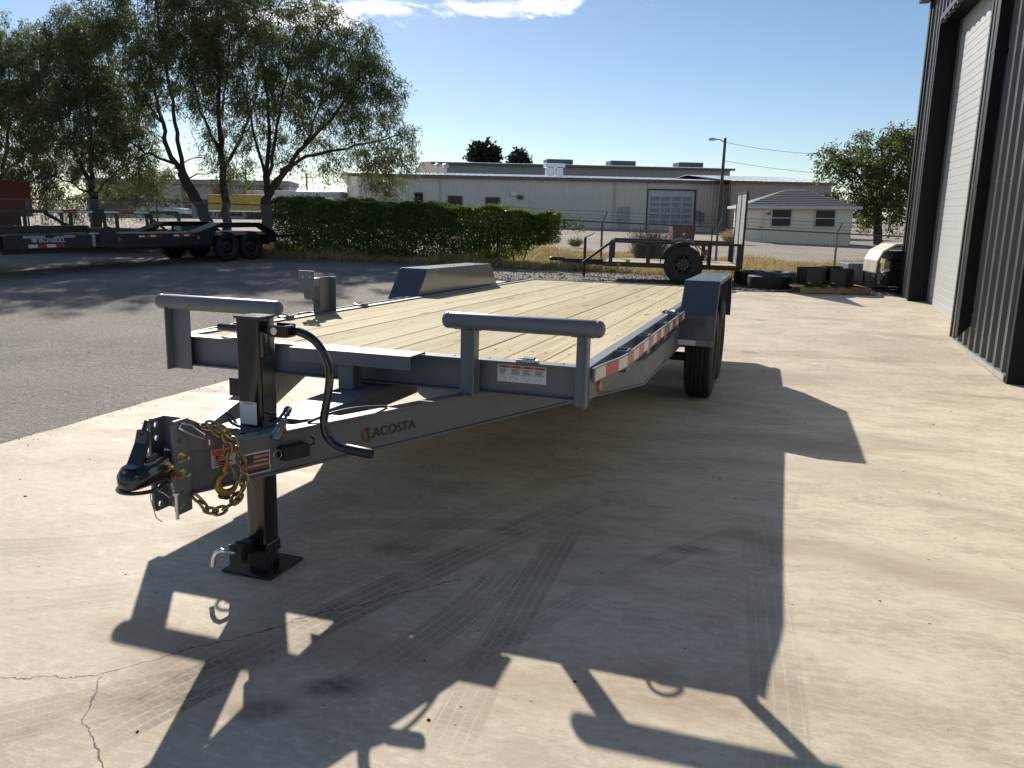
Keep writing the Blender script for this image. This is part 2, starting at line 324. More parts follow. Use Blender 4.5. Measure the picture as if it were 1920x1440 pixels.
SMUDGES=[(.72,-1.37,.12,.065,R(25),.75,DKS),(.60,-1.53,.11,.065,R(25),.62,DKS),(1.35,-1.45,.13,.09,0,.25,GRS),(1.62,.05,.16,.06,R(10),.5,DKS),(2.35,.22,.75,.22,R(-8),.36,BRS),(2.75,.05,.5,.14,R(-12),.32,BRS),(2.2,1.6,.9,.25,R(5),.3,BRS),(2.7,2.5,.5,.2,R(-5),.35,GRS),(2.9,1.1,.4,.1,R(-15),.35,GRS),(-1.2,.2,.6,.1,R(30),.3,GRS),(2.0,4.8,.8,.4,0,.3,BRS)]
CRACKS=[((-.9,-1.95),(-.02,-1.60),.10),((-.02,-1.60),(.21,-1.31),.08),((.21,-1.31),(.75,-.62),.10),((0,-1.6),(.11,-1.77),.06),((.11,-1.77),(.36,-1.93),.06)]
xs_far=[-2500,-1200,-600,-300,-160,-90,-60,-40,-30]+list(np.arange(-24,13,1.0))+[16,24,40,70,120,250,600,1200,2500]
ys_far=[-900,-300,-100,-40,-20,-12]+list(np.arange(-8,26,.5))+[28,34,45,70,120,250,600,1200,2500,4000]
sheet('ground',xs_far,ys_far,ground_mat(),-.03)
# asphalt lot: its far edge is ragged
def lot_edge(x): return np.interp(x,[-70,-12,-6,-3,0,3,8,30],[16.6,17.0,16.7,16.3,16.2,15.6,15.2,15.0])
def jl(X,Y):
    E_=lot_edge(X)+.12*np.sin(X*2.3)+.08*np.sin(X*7.1+1); t=(Y+30)/46.0; Y2=-30+t*(E_+30); return X,Y2
lot=sheet('asphalt_lot',[-70,-50,-36]+list(np.arange(-28,12.1,.3)),list(np.linspace(-30,16,150)),asphalt_mat(),-.012,jitter=jl)
# concrete slab with a slightly ragged left edge
def js(X,Y):
    left=-2.57-.09*(Y-.15)+.012*np.sin(Y*3.1)+.008*np.sin(Y*11.3+.5); t=(X+2.7)/(7.2+2.7); X2=left+t*(7.2-left); 
    Y2=np.where(Y>12.0,Y+.05*np.sin(X*1.7),Y); return X2,Y2
slab=sheet('concrete_slab',np.linspace(-2.7,7.2,50),np.linspace(-14,12.15,150),concrete_mat(),0.0,jitter=js)

# ================================================================ equipment trailer
TP,TR=R(1.5753),R(.4205)
def Ti(P):
    y=P[1]-3; z=P[2]; t=TP; Y=3+y*math.cos(t)-z*math.sin(t); Z=y*math.sin(t)+z*math.cos(t); q=-TR
    return (P[0]*math.cos(q)+Z*math.sin(q),Y,-P[0]*math.sin(q)+Z*math.cos(q))
TRL=empty('equipment_trailer',label='long grey equipment trailer with yellow plank deck and black drop-leg jack',cat='trailer')
TRL.matrix_world=Matrix.Translation((0,3,0))@Matrix.Rotation(-TP,4,'X')@Matrix.Translation((0,-3,0))@Matrix.Rotation(TR,4,'Y')
ZD=.648
def wood_mat():
    b=NB('treated_pine'); v=b.tc.outputs['Object']; r=b.rnd()
    cb=b.n('ShaderNodeCombineXYZ'); b.val(b.math('MULTIPLY',r,37),cb.inputs[0]); b.val(b.math('MULTIPLY',r,91),cb.inputs[1]); b.val(b.math('MULTIPLY',r,13),cb.inputs[2])
    va=b.n('ShaderNodeVectorMath'); va.operation='ADD'; b.l(v,va.inputs[0]); b.l(cb.outputs[0],va.inputs[1]); w=va.outputs[0]
    # knots push the grain aside
    kd=b.voro(b.mapping(w,scale=(5.0,1.3,1)),1.0,'F1','Distance'); kn=b.ramp(kd,.17,.07); 
    g1=b.noise(b.mapping(w,scale=(38,1.0,38)),1.0,5,.6,.9); g2=b.noise(b.mapping(w,scale=(150,3,150)),1.0,4,.6,.4); g3=b.noise(b.mapping(w,scale=(3,.5,3)),1.0,4,.6)
    tint=b.mix(r,(.44,.375,.215),(.70,.60,.385)); c=b.mix(b.ramp(g1,.42,.66,0,.85),tint,(.40,.31,.16)); c=b.mix(b.ramp(g2,.48,.75,0,.45),c,(.42,.33,.18)); c=b.mix(b.ramp(g3,.4,.7,0,.45),c,(.60,.55,.40))
    c=b.mix(b.math('MULTIPLY',kn,.75),c,(.20,.12,.05)); gr=b.ramp(b.noise(v,2.1,5,.6),.55,.78,0,.35); c=b.mix(gr,c,(.40,.36,.27))
    b.col(c); b.rough(.8); b.p.inputs['Specular IOR Level'].default_value=.22; b.bump(g1,.25,.003); return b.m
WOOD=wood_mat()
def part(name,g,mat,parent=None,**k): return obj(name,g,mat,parent or TRL,**k)
# --- deck planks
npl=11; pw=2.06/npl
for i in range(npl):
    x0=-1.03+i*pw; gap=random.uniform(.0012,.0036); dzp=random.uniform(-.002,.002)
    g=Geo().box(x0+gap,x0+pw-gap,.062+random.uniform(0,.004),6.17,ZD-.046+dzp,ZD-.008+dzp); part('deck_plank',g,WOOD,bevel=.004)
sc_me=Geo().lathe([(0,.0062),(.0016,.0052),(.002,.0015)],8,'z').mesh('screw'); sc_me.materials.append(INK)
for i in range(npl):
    for k in range(7):
        for q in (.3,.7):
            o=bpy.data.objects.new('screw',sc_me); link(o,TRL); o.location=(-1.03+(i+q)*pw+random.uniform(-.006,.006),.38+k*.86+random.uniform(-.008,.008),ZD-.0085)
# --- header channel (toes forward), end cap strip with screws
def chan_y(x0,x1,yt,yw,z0,z1,t=.008):                       # channel running along x, toes at yt, web at yw
    g=Geo(); s=1 if yw>yt else -1
    poly=[(yt,z0),(yw,z0),(yw,z1),(yt,z1),(yt,z1-t),(yw-s*t,z1-t),(yw-s*t,z0+t),(yt,z0+t)]
    g.prism(poly,x0,x1,'x'); return g
part('header_channel',chan_y(-1.028,1.028,-.0,.05,.495,ZD),GREY,bevel=.0015)
part('header_channel',chan_y(-1.028,1.028,6.235,6.18,.495,ZD),GREY,bevel=.0015)
cap=part('deck_end_strip',Geo().box(-1.02,1.02,.052,.098,ZD-.0075,ZD-.0035),GREY)
for k in range(12): part('screw',Geo().lathe([(0,.007),(.003,.006),(.004,.002)],8,'z',(-.95+k*.173,.075,ZD-.0035)),INK,cap)
# --- side rails, stake pockets, rub rails with reflective tape
for s in (-1,1):
    poly=[(1.0285,.495),(1.085,.495),(1.085,ZD+.001),(1.0285,ZD+.001)]
    part('side_rail',Geo().prism([(s*u,v) for u,v in poly],.001,6.234,'y'),GREY,bevel=.003)
    for y in (.60,1.26,1.98,2.66,5.45,5.95):
        g=Geo(); x0,x1=1.0855,1.150; w=.11; z0,z1=.545,ZD+.006; t=.006
        for b_ in ((x0,x1,y-w/2,y-w/2+t),(x0,x1,y+w/2-t,y+w/2),(x1-t,x1,y-w/2+t,y+w/2-t)): g.box(min(s*b_[0],s*b_[1]),max(s*b_[0],s*b_[1]),b_[2],b_[3],z0,z1)
        part('stake_pocket',g,GREY)
    for (ya,yb) in ((.015,3.02),(5.12,6.2)):
        def rx(y): return 1.096+.0545*float(sm(y/.52)) if ya<1 else 1.1505
        def strip(y0,y1,z0,z1,o0,o1):
            n=max(1,int((y1-y0)/.06)) if y0<.55 else 1; ys=[y0+(y1-y0)*k/n for k in range(n+1)]
            rings=[[(s*(rx(y)+o0),y,z0),(s*(rx(y)+o1),y,z0),(s*(rx(y)+o1),y,z1),(s*(rx(y)+o0),y,z1)] for y in ys]; return Geo().loft(rings)
        rr=part('rub_rail',strip(ya,yb,.582,ZD-.002,0,.012),GREY,bevel=.0015)
        y=ya+.012; k=0
        while y<yb-.12:
            for col,ln in ((WHITETAPE,.15 if y<.2 else .155),(REDTAPE,.17)):
                e=min(y+ln,yb-.01)
                if e-y>.02: part('reflective_tape',strip(y,e-.001,.587,ZD-.007,.0122,.0134),col,rr)
                y=e
            if k%2==1 and y>1.5: y+=.10
            k+=1
    # oval side marker below the rub rail
    part('marker_light',Geo().lathe([(0,.001),(0,.03),(.012,.026),(.016,.012),(.017,.001)],20,'x').xf(Matrix.Translation((s*1.0855,.20,.535))@Matrix.Diagonal((s,.62,1.0,1))),AMBER,smooth=True)
# --- cross members under the deck
for k in range(14): part('cross_member',Geo().box(-1.02,1.02,.35+k*.43,.41+k*.43,.52,ZD-.05),GREY)
# --- front rail bars on posts
def capsule(x0,x1,y,z,r):
    pr=[]
    for i in range(7): a=math.pi/2*i/6; pr.append((x0+r*.75*(1-math.sin(a)),max(r*math.cos(math.pi/2-a),.0005)))
    prof=[(x0+r*.75*(1-math.cos(a)),max(r*math.sin(a),.0004)) for a in [math.pi/2*i/6 for i in range(7)]]
    prof+= [(x0+r*.75+.004,r*1.0),(x0+r*.75+.006,r*.97),(x0+r*.75+.010,r*1.0)]
    prof+= [(x1-r*.75-.010,r),(x1-r*.75-.006,r*.97),(x1-r*.75-.004,r)]+[(x1-r*.75*(1-math.cos(a)),max(r*math.sin(a),.0004)) for a in [math.pi/2*(6-i)/6 for i in range(7)]]
    return Geo().lathe(prof,28,'x',(0,y,z))
def angle_post(xa,xb,side,z0,z1):                            # leg across, leg forward on one side
    g=Geo(); t=.008; g.box(xa,xb,-.011,-.003,z0,z1)
    if side>0: g.box(xb-t,xb,-.062,-.0112,z0,z1)
    else: g.box(xa,xa+t,-.062,-.0112,z0,z1)
    return g
for s in (-1,1):
    bar=part('rail_bar',capsule(*sorted((s*.418,s*1.155)),-.03,.8205,.0375),GREY,smooth=50)
    if s>0: spans=((.497,.583),(1.03,1.089))
    else: spans=((-.585,-.500),(-1.088,-.978))
    for a,b_ in spans: part('rail_post',angle_post(a,b_,s,.478,.80),GREY,bar,bevel=.0015)
def weld(a,b_,r=.0042,par=None):
    a,b_=Vector(a),Vector(b_); n=max(4,int((b_-a).length/.006)); pts=[a.lerp(b_,i/n)+Vector([random.uniform(-.0008,.0008) for _ in range(3)]) for i in range(n+1)]
    return part('weld_bead',Geo().tube(pts,[r*(.75+.35*(i%2)) for i in range(n+1)],6),GREY,par)
for s in (-1,1):
    for x in ((.497,.583) if s>0 else (-.585,-.5)): weld((x,-.003,.50),(x,-.003,ZD))
    weld((s*1.03,-.002,.50),(s*1.03,-.002,ZD)); weld((s*1.0895,-.004,.49),(s*1.0895,-.004,.64),.005)
    for x in ((.497,.583,1.03,1.089) if s>0 else (-.585,-.5,-1.088,-.978)): weld((x-.02,-.03,.7835),(x+.02,-.03,.7835),.004)
# --- tie-down rings
def dring(x,y,rz,fl=0):
    M=Matrix.Translation((x,y,ZD))@Matrix.Rotation(rz,4,'Z')
    pts=[(.05*math.cos(a),-.005-.052*math.sin(a),.008+.006*math.sin(a)) for a in [math.pi*i/14 for i in range(15)]]
    o=part('tie_down_ring',Geo().tube(pts+[(-.03,.012,.008),(.03,.012,.008)],.0065,8,closed=True).xf(M),ZINC,smooth=True)
    part('ring_strap',Geo().prism([(-.012,.002),(-.006,.018),(.02,.022),(.034,.016),(.036,.002)],-.028,.028,'x').xf(M),GREY,o,bevel=.002)
dring(.805,.02,0); dring(-.74,.02,0)
for y in (.95,1.9): dring(-1.06,y,R(-90))
for y in (2.3,): dring(1.06,y+.4,R(90))
# --- tongue: channels that start at the coupler, splay out and run back under the rails
A0=Vector((.0475,-1.250)); B0=Vector((1.12,1.38))
def tongue(s):
    zt,zb=.489,.334; w=.058; t=.009; rec=.010
    # plan of the outer face, then inner offset
    path=[A0,B0,Vector((1.12,5.9))]; nrm=[Vector((.9256,-.3785)),None,Vector((1,0))]; nrm[1]=(nrm[0]+nrm[2]).normalized()
    prof=[(0,zb),(0,zb+t),(-rec,zb+t+.002),(-rec,zt-t-.002),(0,zt-t),(0,zt),(-w,zt),(-w,zb)]
    rings=[[(s*(p.x+n.x*u),p.y+n.y*u,z) for u,z in prof] for p,n in zip(path,nrm)]
    return Geo().loft(rings)
FLAKE=pm('sunlit_top_coat',(.15,.16,.17),.4,0,.15,90,.2,500,.2,dust=.25)
tongues={s:part('tongue_beam',tongue(s),GREY,bevel=.0015) for s in (-1,1)}
part('centre_beam',Geo().box(-.055,.14,-.74,.30,.40,.486),GREY,bevel=.004)
part('bracing_gusset',Geo().prism([(-.06,-.74),(.14,-.74),(.24,-.62),(-.20,-.62)],.484,.4885,'z'),GREY)
# --- winch channel on its own post
wc=part('winch_channel',Geo(),GREY) if 0 else None
g=Geo(); g.prism([(-.165,.663),(-.004,.663),(-.004,.650),(-.012,.650),(-.012,.655),(-.157,.655),(-.157,.600),(-.165,.600)],-.295,.323,'x')
wc=part('winch_channel',g,GREY,bevel=.002)
part('winch_post',Geo().box(-.046,.031,-.150,-.075,.487,.6545),GREY,wc,bevel=.003)
# --- coupler bracket: channel with drilled flanges
def drilled(y0,y1,z0,z1,holes,r,x0,x1,crn=.018):
    # plate in the y-z plane with holes: built from strips around each hole
    g=Geo(); hs=sorted(holes,key=lambda h:h[1]); cuts=[z0]+[(hs[i][1]+hs[i+1][1])/2 for i in range(len(hs)-1)]+[z1]
    for i,(hy,hz) in enumerate(hs):
        za,zb=cuts[i],cuts[i+1]; n=24; out=[];inn=[]
        for k in range(n):
            a=2*math.pi*k/n+math.pi/n; c,s_=math.cos(a),math.sin(a); inn.append((hy+r*c,hz+r*s_))
            tt=min(((y1-hy)/c if c>1e-6 else ((y0-hy)/c if c<-1e-6 else 9)),((zb-hz)/s_ if s_>1e-6 else ((za-hz)/s_ if s_<-1e-6 else 9)))
            out.append((hy+tt*c,hz+tt*s_))
        # snap nearest to the corners
        for cy,cz in ((y0,za),(y1,za),(y1,zb),(y0,zb)):
            j=min(range(n),key=lambda k:(out[k][0]-cy)**2+(out[k][1]-cz)**2); ch_=crn*.35 if cy==y0 and ((i==0 and cz==za) or (i==len(hs)-1 and cz==zb)) else 0; out[j]=(cy+ch_,cz+(ch_ if cz==za else -ch_))
        if i==0:
            out=[(min(max(y,y0),y1),z) for y,z in out]
        vs=[(x,y,z) for x in (x0,x1) for y,z in out+inn]; fs=[]; m=2*n
        for k in range(n):
            k2=(k+1)%n; fs+= [(k,k2,n+k2,n+k),(m+k,m+n+k,m+n+k2,m+k2),(n+k,n+k2,m+n+k2,m+n+k)]
            if not (abs(out[k][1]-out[k2][1])<1e-6 and ((i>0 and abs(out[k][1]-za)<1e-6) or (i<len(hs)-1 and abs(out[k][1]-zb)<1e-6))): fs.append((k,m+k,m+k2,k2))
        g.add(vs,fs)
    return g
XL,XR=-.032,.066; hz_=[.315,.37,.425,.48,.535,.578]
br=part('coupler_bracket',Geo().box(XL,XR,-1.262,-1.252,.293,.600),GREY,bevel=.002)
for x0,x1 in ((XL,XL+.010),(XR-.010,XR)):
    part('bracket_flange',drilled(-1.322,-1.2621,.293,.600,[(-1.296,z) for z in hz_],.0095,x0,x1),GREY,br)
part('bracket_gusset',Geo().prism([(-1.2515,.598),(-1.05,.489),(-1.2515,.489)],.052,.060,'x').xf(Matrix.Translation((.056,-1.2515,0))@Matrix.Rotation(R(-22),4,'Z')@Matrix.Translation((-.056,1.2515,0))),GREY,br,bevel=.001)
part('bracket_gusset',Geo().prism([(-1.2515,.598),(-1.05,.489),(-1.2515,.489)],-.03,-.022,'x').xf(Matrix.Translation((-.026,-1.2515,0))@Matrix.Rotation(R(22),4,'Z')@Matrix.Translation((.026,1.2515,0))),GREY,br,bevel=.001)
def hexbolt(x,y,z,ax='x',s=1,r=.012,ln=.03,mat=None,par=None):
    g=Geo(); g.lathe([(0,.017*r/.012),(.003,.017*r/.012)],16,'x'); g.lathe([(.003,r),(.013,r)],6,'x'); g.lathe([(.013,r*.55),(.013+ln*.5,r*.55),(.013+ln*.55,r*.3)],10,'x')
    M=Matrix.Translation((x,y,z)); 
    if s<0: M=M@Matrix.Rotation(math.pi,4,'Z')
    if ax=='y': M=M@Matrix.Rotation(R(-90),4,'Z')
    return part('bolt',g.xf(M),mat or ZINC,par,smooth=30)
YZ=pm('yellow_zinc_bolt',(.62,.55,.30),.3,1,.15,40)
for z in (.425,.48): hexbolt(XR+.0005,-1.296,z,'x',1,.012,.04,YZ,br)
# --- ball coupler
def sect(y,w,h0,h1,n=20,p=2.6,cx=.017):
    pts=[]
    for k in range(n):
        a=2*math.pi*k/n; c,s_=math.cos(a),math.sin(a); pts.append((cx+w*math.copysign(abs(c)**(2/p),c),y,(h0+h1)/2+(h1-h0)/2*math.copysign(abs(s_)**(2/p),s_)))
    return pts
cz=.452
cp=part('coupler',Geo().loft([sect(-1.478,.004,cz-.035,cz-.02),sect(-1.476,.026,cz-.037,cz+.0),sect(-1.465,.042,cz-.038,cz+.022),sect(-1.445,.051,cz-.038,cz+.036),sect(-1.415,.054,cz-.038,cz+.040),sect(-1.385,.051,cz-.038,cz+.038),
   sect(-1.355,.044,cz-.04,cz+.042,p=3.5),sect(-1.32,.040,cz-.043,cz+.045,p=5),sect(-1.263,.040,cz-.043,cz+.045,p=6)]),BLACK,smooth=50)
g=Geo(); pts=[(.017+.062*math.cos(a),-1.415-.066*math.sin(a),cz-.04) for a in [math.pi*i/18 for i in range(19)]]; g.tube(pts+[(-.033,-1.35,cz-.04)],.0065,8); g.tube([pts[0],(.060,-1.35,cz-.041)],.0065,8)
part('coupler_lip',g,BLACK,cp,smooth=True)
# latch lever
lv=[(y-.042,z-.014) for y,z in [(-1.425,.497),(-1.40,.505),(-1.365,.562),(-1.352,.600),(-1.338,.598),(-1.352,.552),(-1.375,.503),(-1.39,.490)]]
part('latch_lever',Geo().prism(lv,-.006,.040,'x'),BLACK,cp,bevel=.003)
part('latch_lever',Geo().prism([(-1.400,.571),(-1.378,.614),(-1.370,.611),(-1.390,.566)],.010,.024,'x'),BLACK,cp,bevel=.002)
part('latch_hinge',Geo().prism([(-1.42,.475),(-1.40,.503),(-1.36,.508),(-1.31,.492)],.0,.034,'x'),BLACK,cp,bevel=.004)
hexbolt(.057,-1.345,.462,'x',1,.011,.02,YZ,cp); hexbolt(.057,-1.315,.428,'x',1,.012,.008,pm('copper_rivet',(.45,.22,.13),.4,1),cp); hexbolt(.017,-1.30,.500,'x',1,.007,.01,ZINC,cp)
# lock pin on its chain under the coupler
pz=.41; px,py=.05,-1.335
pin=part('lock_pin',Geo().lathe([(0,.001),(0,.0055),(.078,.0055),(.08,.010),(.088,.010),(.09,.001)],12,'z',(px+.018,py+.01,pz-.127)),ZINC,smooth=40)
gp=[(px+.018,py+.01,pz-.040)]+[(px+.018-.045+.045*math.cos(a),py-.02*math.sin(a),pz-.05-.05*(1-math.sin(a))+.022) for a in [math.pi*.2+math.pi*.75*i/10 for i in range(11)]]+[(px-.048,py-.01,pz-.125),(px-.03,py-.005,pz-.138)]
part('pin_bail',Geo().tube(gp,.0018,6),ZINC,pin,smooth=True)
for k in range(3):
    c0=Vector((px+.008+.003*k,py+.005,pz-.012-.011*k)); ax=(1,0,0) if k%2 else (0,1,0)
    pts=[c0+Vector(ax)*.0035*math.cos(a)+Vector((0,0,.0075*math.sin(a))) for a in [2*math.pi*i/10 for i in range(10)]]
    part('pin_chain_link',Geo().tube(pts,.0012,5,closed=True),ZINC,pin)
# --- safety chain with grab hook
def chain(path,nl,L=.046,W=.028,r=.0052,par=None):
    P=[Vector(p) for p in path]; seg=[0]
    for i in range(len(P)-1): seg.append(seg[-1]+(P[i+1]-P[i]).length)
    def at(s):
        s=min(max(s,0),seg[-1]-1e-6)
        for i in range(len(P)-1):
            if s<=seg[i+1]: t=(s-seg[i])/(seg[i+1]-seg[i]); return P[i].lerp(P[i+1],t)
        return P[-1]
    nl=max(2,int(seg[-1]/(L*.72)))
    for k in range(nl):
        s=(k+.5)*seg[-1]/nl; t=(at(s+.012)-at(s-.012)).normalized(); c0=at(s)
        side=t.cross(Vector((.9256,-.3785,0)));
        if side.length<.2: side=t.cross(Vector((0,0,1)))
        side.normalize(); nr=t.cross(side)
        ang=R(40 if k%2 else -50)+random.uniform(-.3,.3); q=side*math.cos(ang)+nr*math.sin(ang)
        pts=[]
        for i in range(16):
            a=2*math.pi*i/16; u=math.cos(a); w_=math.sin(a); pts.append(c0+t*(math.copysign(min(abs(u)*1.25,1),u)*L*.5*(.7+.3*abs(u)))+q*(w_*W*.5))
        part('chain_link',Geo().tube(pts,r,7,closed=True),BRASS,par,smooth=True)
hook_c=Vector((.128,-1.165,.368))
ch=part('safety_chain',Geo().tube([(.075,-1.21,.553),(.085,-1.215,.562),(.097,-1.21,.560)],.006,8),BRASS,smooth=True)
chain([(.085,-1.215,.562),(.098,-1.205,.562),(.114,-1.185,.550),(.128,-1.16,.520),(.132,-1.15,.475),(.130,-1.155,.425)],5,par=ch)
chain([(.098,-1.20,.572),(.118,-1.175,.555),(.138,-1.135,.512),(.148,-1.12,.46),(.156,-1.10,.40),(.154,-1.105,.345),(.148,-1.12,.31),(.134,-1.15,.283),(.116,-1.195,.270),(.102,-1.225,.285),(.092,-1.25,.325),(.080,-1.262,.345)],9,par=ch)
chain([(.13,-1.15,.318),(.142,-1.13,.30),(.152,-1.105,.325)],2,par=ch)
tU=Vector((.3785,.9256,0)); 
def hk(u,z): return hook_c+tU*u+Vector((.012,-.005,z))
hp=[];hr=[]
for i in range(19):
    a=R(100)+R(262)*i/18; rr=.034; hp.append(hk(rr*math.cos(a),rr*1.02*math.sin(a))); hr.append(.0125 if i<12 else .0125-.007*(i-12)/6)
hp=[hk(.004,.078),hk(-.002,.060),hk(-.010,.046)]+hp; hr=[.009,.010,.0115]+hr
part('grab_hook',Geo().tube(hp,hr,9),pm('gold_hook',(.33,.22,.06),.45,1,.2,40,.1,200),ch,smooth=True)
part('hook_latch',Geo().tube([hk(.012,.058),hk(.022,.035),hk(.030,.004)],[.004,.004,.003],6),BRASS,ch)
part('chain_clevis',Geo().lathe([(-.014,.002),(-.014,.014),(.014,.014),(.016,.002)],12,'x',(.125,-1.17,.322)),BLACKM,ch,smooth=40)
# --- break-away cable, carabiner and coil
cc=part('breakaway_cable',Geo().tube([(.102,-1.222,.528),(.108,-1.21,.51),(.112,-1.20,.487),(.117,-1.19,.462)],.003,6),REDPL,smooth=True)
coil=[(.119+.010*math.cos(a),-1.185+.010*math.sin(a)+.0006*i,.462-.0011*i) for i,a in enumerate([i*.62 for i in range(62)])]
part('coil',Geo().tube(coil,.0026,5),REDPL,cc,smooth=True)
part('crimp',Geo().lathe([(0,.004),(.016,.004)],8,'z',(.108,-1.209,.505)),ZINC,cc)
cb_=[Vector((.072,-1.292,.588)),Vector((.085,-1.262,.578)),Vector((.102,-1.224,.540)),Vector((.100,-1.226,.526)),Vector((.080,-1.268,.552)),Vector((.068,-1.295,.575))]
part('carabiner',Geo().tube(cb_,.0042,8,closed=True),CHROME,cc,smooth=True)
# --- stickers and marks on the right tongue face
tn=Vector((.9256,-.3785,0)); tV=Vector((0,0,1))
def tpos(s,z,off=-.0088): return Vector((A0.x,A0.y,0))+tU*s+tn*off+Vector((0,0,z))
def tsurf(name,g,s,z,mat,off=0,par=None):
    return part(name,place(g,tpos(s,z),tU,tV,.0006+off),mat,par or tongues[1],fix=False)
S0=.1735                                                      # arc length of the face's old origin
fl=tsurf('flag_sticker',rect(0,.118,0,.078),S0+.020,.352,WHITE)
tsurf('flag_canton',rect(.004,.054,.038,.072),S0+.020,.352,pm('dark_ink_field',(.05,.05,.06),.5),.0006,fl)
GREYST=pm('distressed_grey',(.42,.41,.40),.5,0,.5,80); REDST=pm('distressed_red',(.36,.02,.03),.5,0,.5,80); DARKST=pm('distressed_black',(.05,.04,.04),.5,0,.5,80)
for k in range(7):
    y0=.018+k*.0078; x0=.0545 if y0>.036 else .004
    tsurf('flag_stripe',rect(x0,.114,y0,y0+.0072),S0+.020,.352,[REDST,GREYST][k%2],.0008,fl)
tsurf('flag_foot',rect(.004,.114,.004,.0172),S0+.020,.352,DARKST,.0008,fl)
for i in range(5):
    for j in range(4): tsurf('flag_star',Geo().lathe([(0,.0012),(.0002,.0012)],5,'z',(.009+i*.0095+(j%2)*.004,.043+j*.0075,0)),S0+.020,.352,GREYST,.0012,fl)
wl=tsurf('warning_label',rect(0,.10,0,.062),S0-.083,.405,WHITE)
tsurf('warning_band',rect(.003,.097,.042,.059),S0-.083,.405,ORANGE,.0005,wl)
for k in range(5): tsurf('warning_line',rect(.008,.05+.035*random.random(),.006+k*.007,.009+k*.007),S0-.083,.405,INK,.0005,wl)
lg=text_geo('LACOSTA',.055,.0006,0,1.02); wmax=max(p[0] for p in lg.v); sc=.262/wmax
lg.v=[(p[0]*sc,p[1]*1.0,0) for p in lg.v]
BROWN=pm('brown_lettering',(.045,.032,.024),.45); GOLD=pm('gold_lettering',(.42,.28,.06),.4); MAROON=pm('maroon_lettering',(.16,.035,.03),.45)
tx=tsurf('lettering',lg,S0+.574,.388,BROWN,.0012)
def arc2(r0,r1,a0,a1,n=26):
    g=Geo(); vs=[];fs=[]
    for i in range(n+1):
        a=R(a0+(a1-a0)*i/n); vs+=[(r0*math.cos(a),r0*math.sin(a),0),(r1*math.cos(a),r1*math.sin(a),0)]
    for i in range(n): fs.append((2*i,2*i+1,2*i+3,2*i+2))
    return g.add(vs,fs)
tsurf('emblem_arc',arc2(.020,.028,55,305),S0+.578,.404,MAROON,.0008,tx)
tsurf('emblem_ring',arc2(.032,.0335,50,310),S0+.578,.404,GOLD,.0008,tx)
for k in range(22):
    a=R(52+k*12.2); g=arc2(.0345,.0375,52+k*12.2,57+k*12.2,2); tsurf('emblem_tooth',g,S0+.578,.404,GOLD,.0008,tx)
# break-away switch box
bx=part('breakaway_switch',Geo().add([tuple(tpos(S0+u,z,o)) for o in (-.0085,.040) for u,z in ((.166,.388),(.275,.388),(.275,.436),(.166,.436))],[(0,3,2,1),(4,5,6,7),(0,1,5,4),(1,2,6,5),(2,3,7,6),(3,0,4,7)]),BLACKM,bevel=.004)
ring=[tuple(tpos(S0+.148+.016*math.cos(a),.415+.016*math.sin(a),.025)) for a in [2*math.pi*i/18 for i in range(18)]]
part('pull_ring',Geo().tube(ring,.0014,5,closed=True),ZINC,bx,smooth=True)
part('switch_lead',Geo().tube([tuple(tpos(S0+.275,.42,.02)),tuple(tpos(S0+.300,.425,.022)),tuple(tpos(S0+.315,.437,.010)),tuple(tpos(S0+.31,.445,-.006))],.003,6),INK,bx,smooth=True)
# --- drop-leg jack
jx0,jx1,jy0,jy1=-.036,.064,-.872,-.770
def sqtube(x0,x1,y0,y1,z0,z1,c=.010):
    poly=[(x0+c,y0),(x1-c,y0),(x1-c*.3,y0+c*.3),(x1,y0+c),(x1,y1-c),(x1-c*.3,y1-c*.3),(x1-c,y1),(x0+c,y1),(x0+c*.3,y1-c*.3),(x0,y1-c),(x0,y0+c),(x0+c*.3,y0+c*.3)]
    return Geo().prism(poly,z0,z1,'z')
jack=part('jack',sqtube(jx0,jx1,jy0,jy1,.318,.878),BLACK,smooth=60)
part('jack_cap',Geo().box(jx0-.004,jx1+.004,jy0-.004,jy1+.004,.8782,.8865),BLACK,jack,bevel=.002)
gj=Ti((.017,-.83,gzf(0,-.83)))[2]
part('drop_leg',sqtube(-.025,.059,-.862,-.780,gj+.012,.3175,.008),BLACK,jack,smooth=60)
ft=part('foot_plate',Geo().box(-.125,.095,-.895,-.675,gj+.002,gj+.013),BLACKM,jack,bevel=.003)
part('leg_collar',Geo().box(-.029,.063,-.866,-.776,gj+.085,gj+.13),BLACK,jack,bevel=.003)
# plunger pin housing in front of the leg and its bent pull handle
ph=part('pull_pin',Geo().box(-.028,.016,-.955,-.8665,gj+.10,gj+.150),BLACKM,jack,bevel=.003)
part('pin_bracket',Geo().box(-.032,.020,-.925,-.920,gj+.07,gj+.155),BLACKM,jack); part('pin_bracket',Geo().box(-.032,.020,-.962,-.957,gj+.07,gj+.155),BLACKM,jack)
hpth=[(-.006,-.962,gj+.128),(-.010,-.978,gj+.130),(-.020,-.992,gj+.140),(-.035,-1.002,gj+.147),(-.050,-1.008,gj+.140),(-.060,-1.012,gj+.120),(-.066,-1.014,gj+.085)]
part('pin_handle',Geo().tube(hpth,.0085,10),CHROME,jack,smooth=50)
# tongue mounts of the jack: bolt plate, side boss
part('jack_bracket',Geo().box(jx0-.045,jx0-.001,-.862,-.83,.585,.652),BLACK,jack,bevel=.003)
part('jack_bracket',Geo().box(jx1+.0005,jx1+.004,-.862,-.782,.50,.74),BLACK,jack,bevel=.003)
part('mount_plate',Geo().box(-.12,.15,-.90,-.74,.46,.472),GREY,jack,bevel=.002)
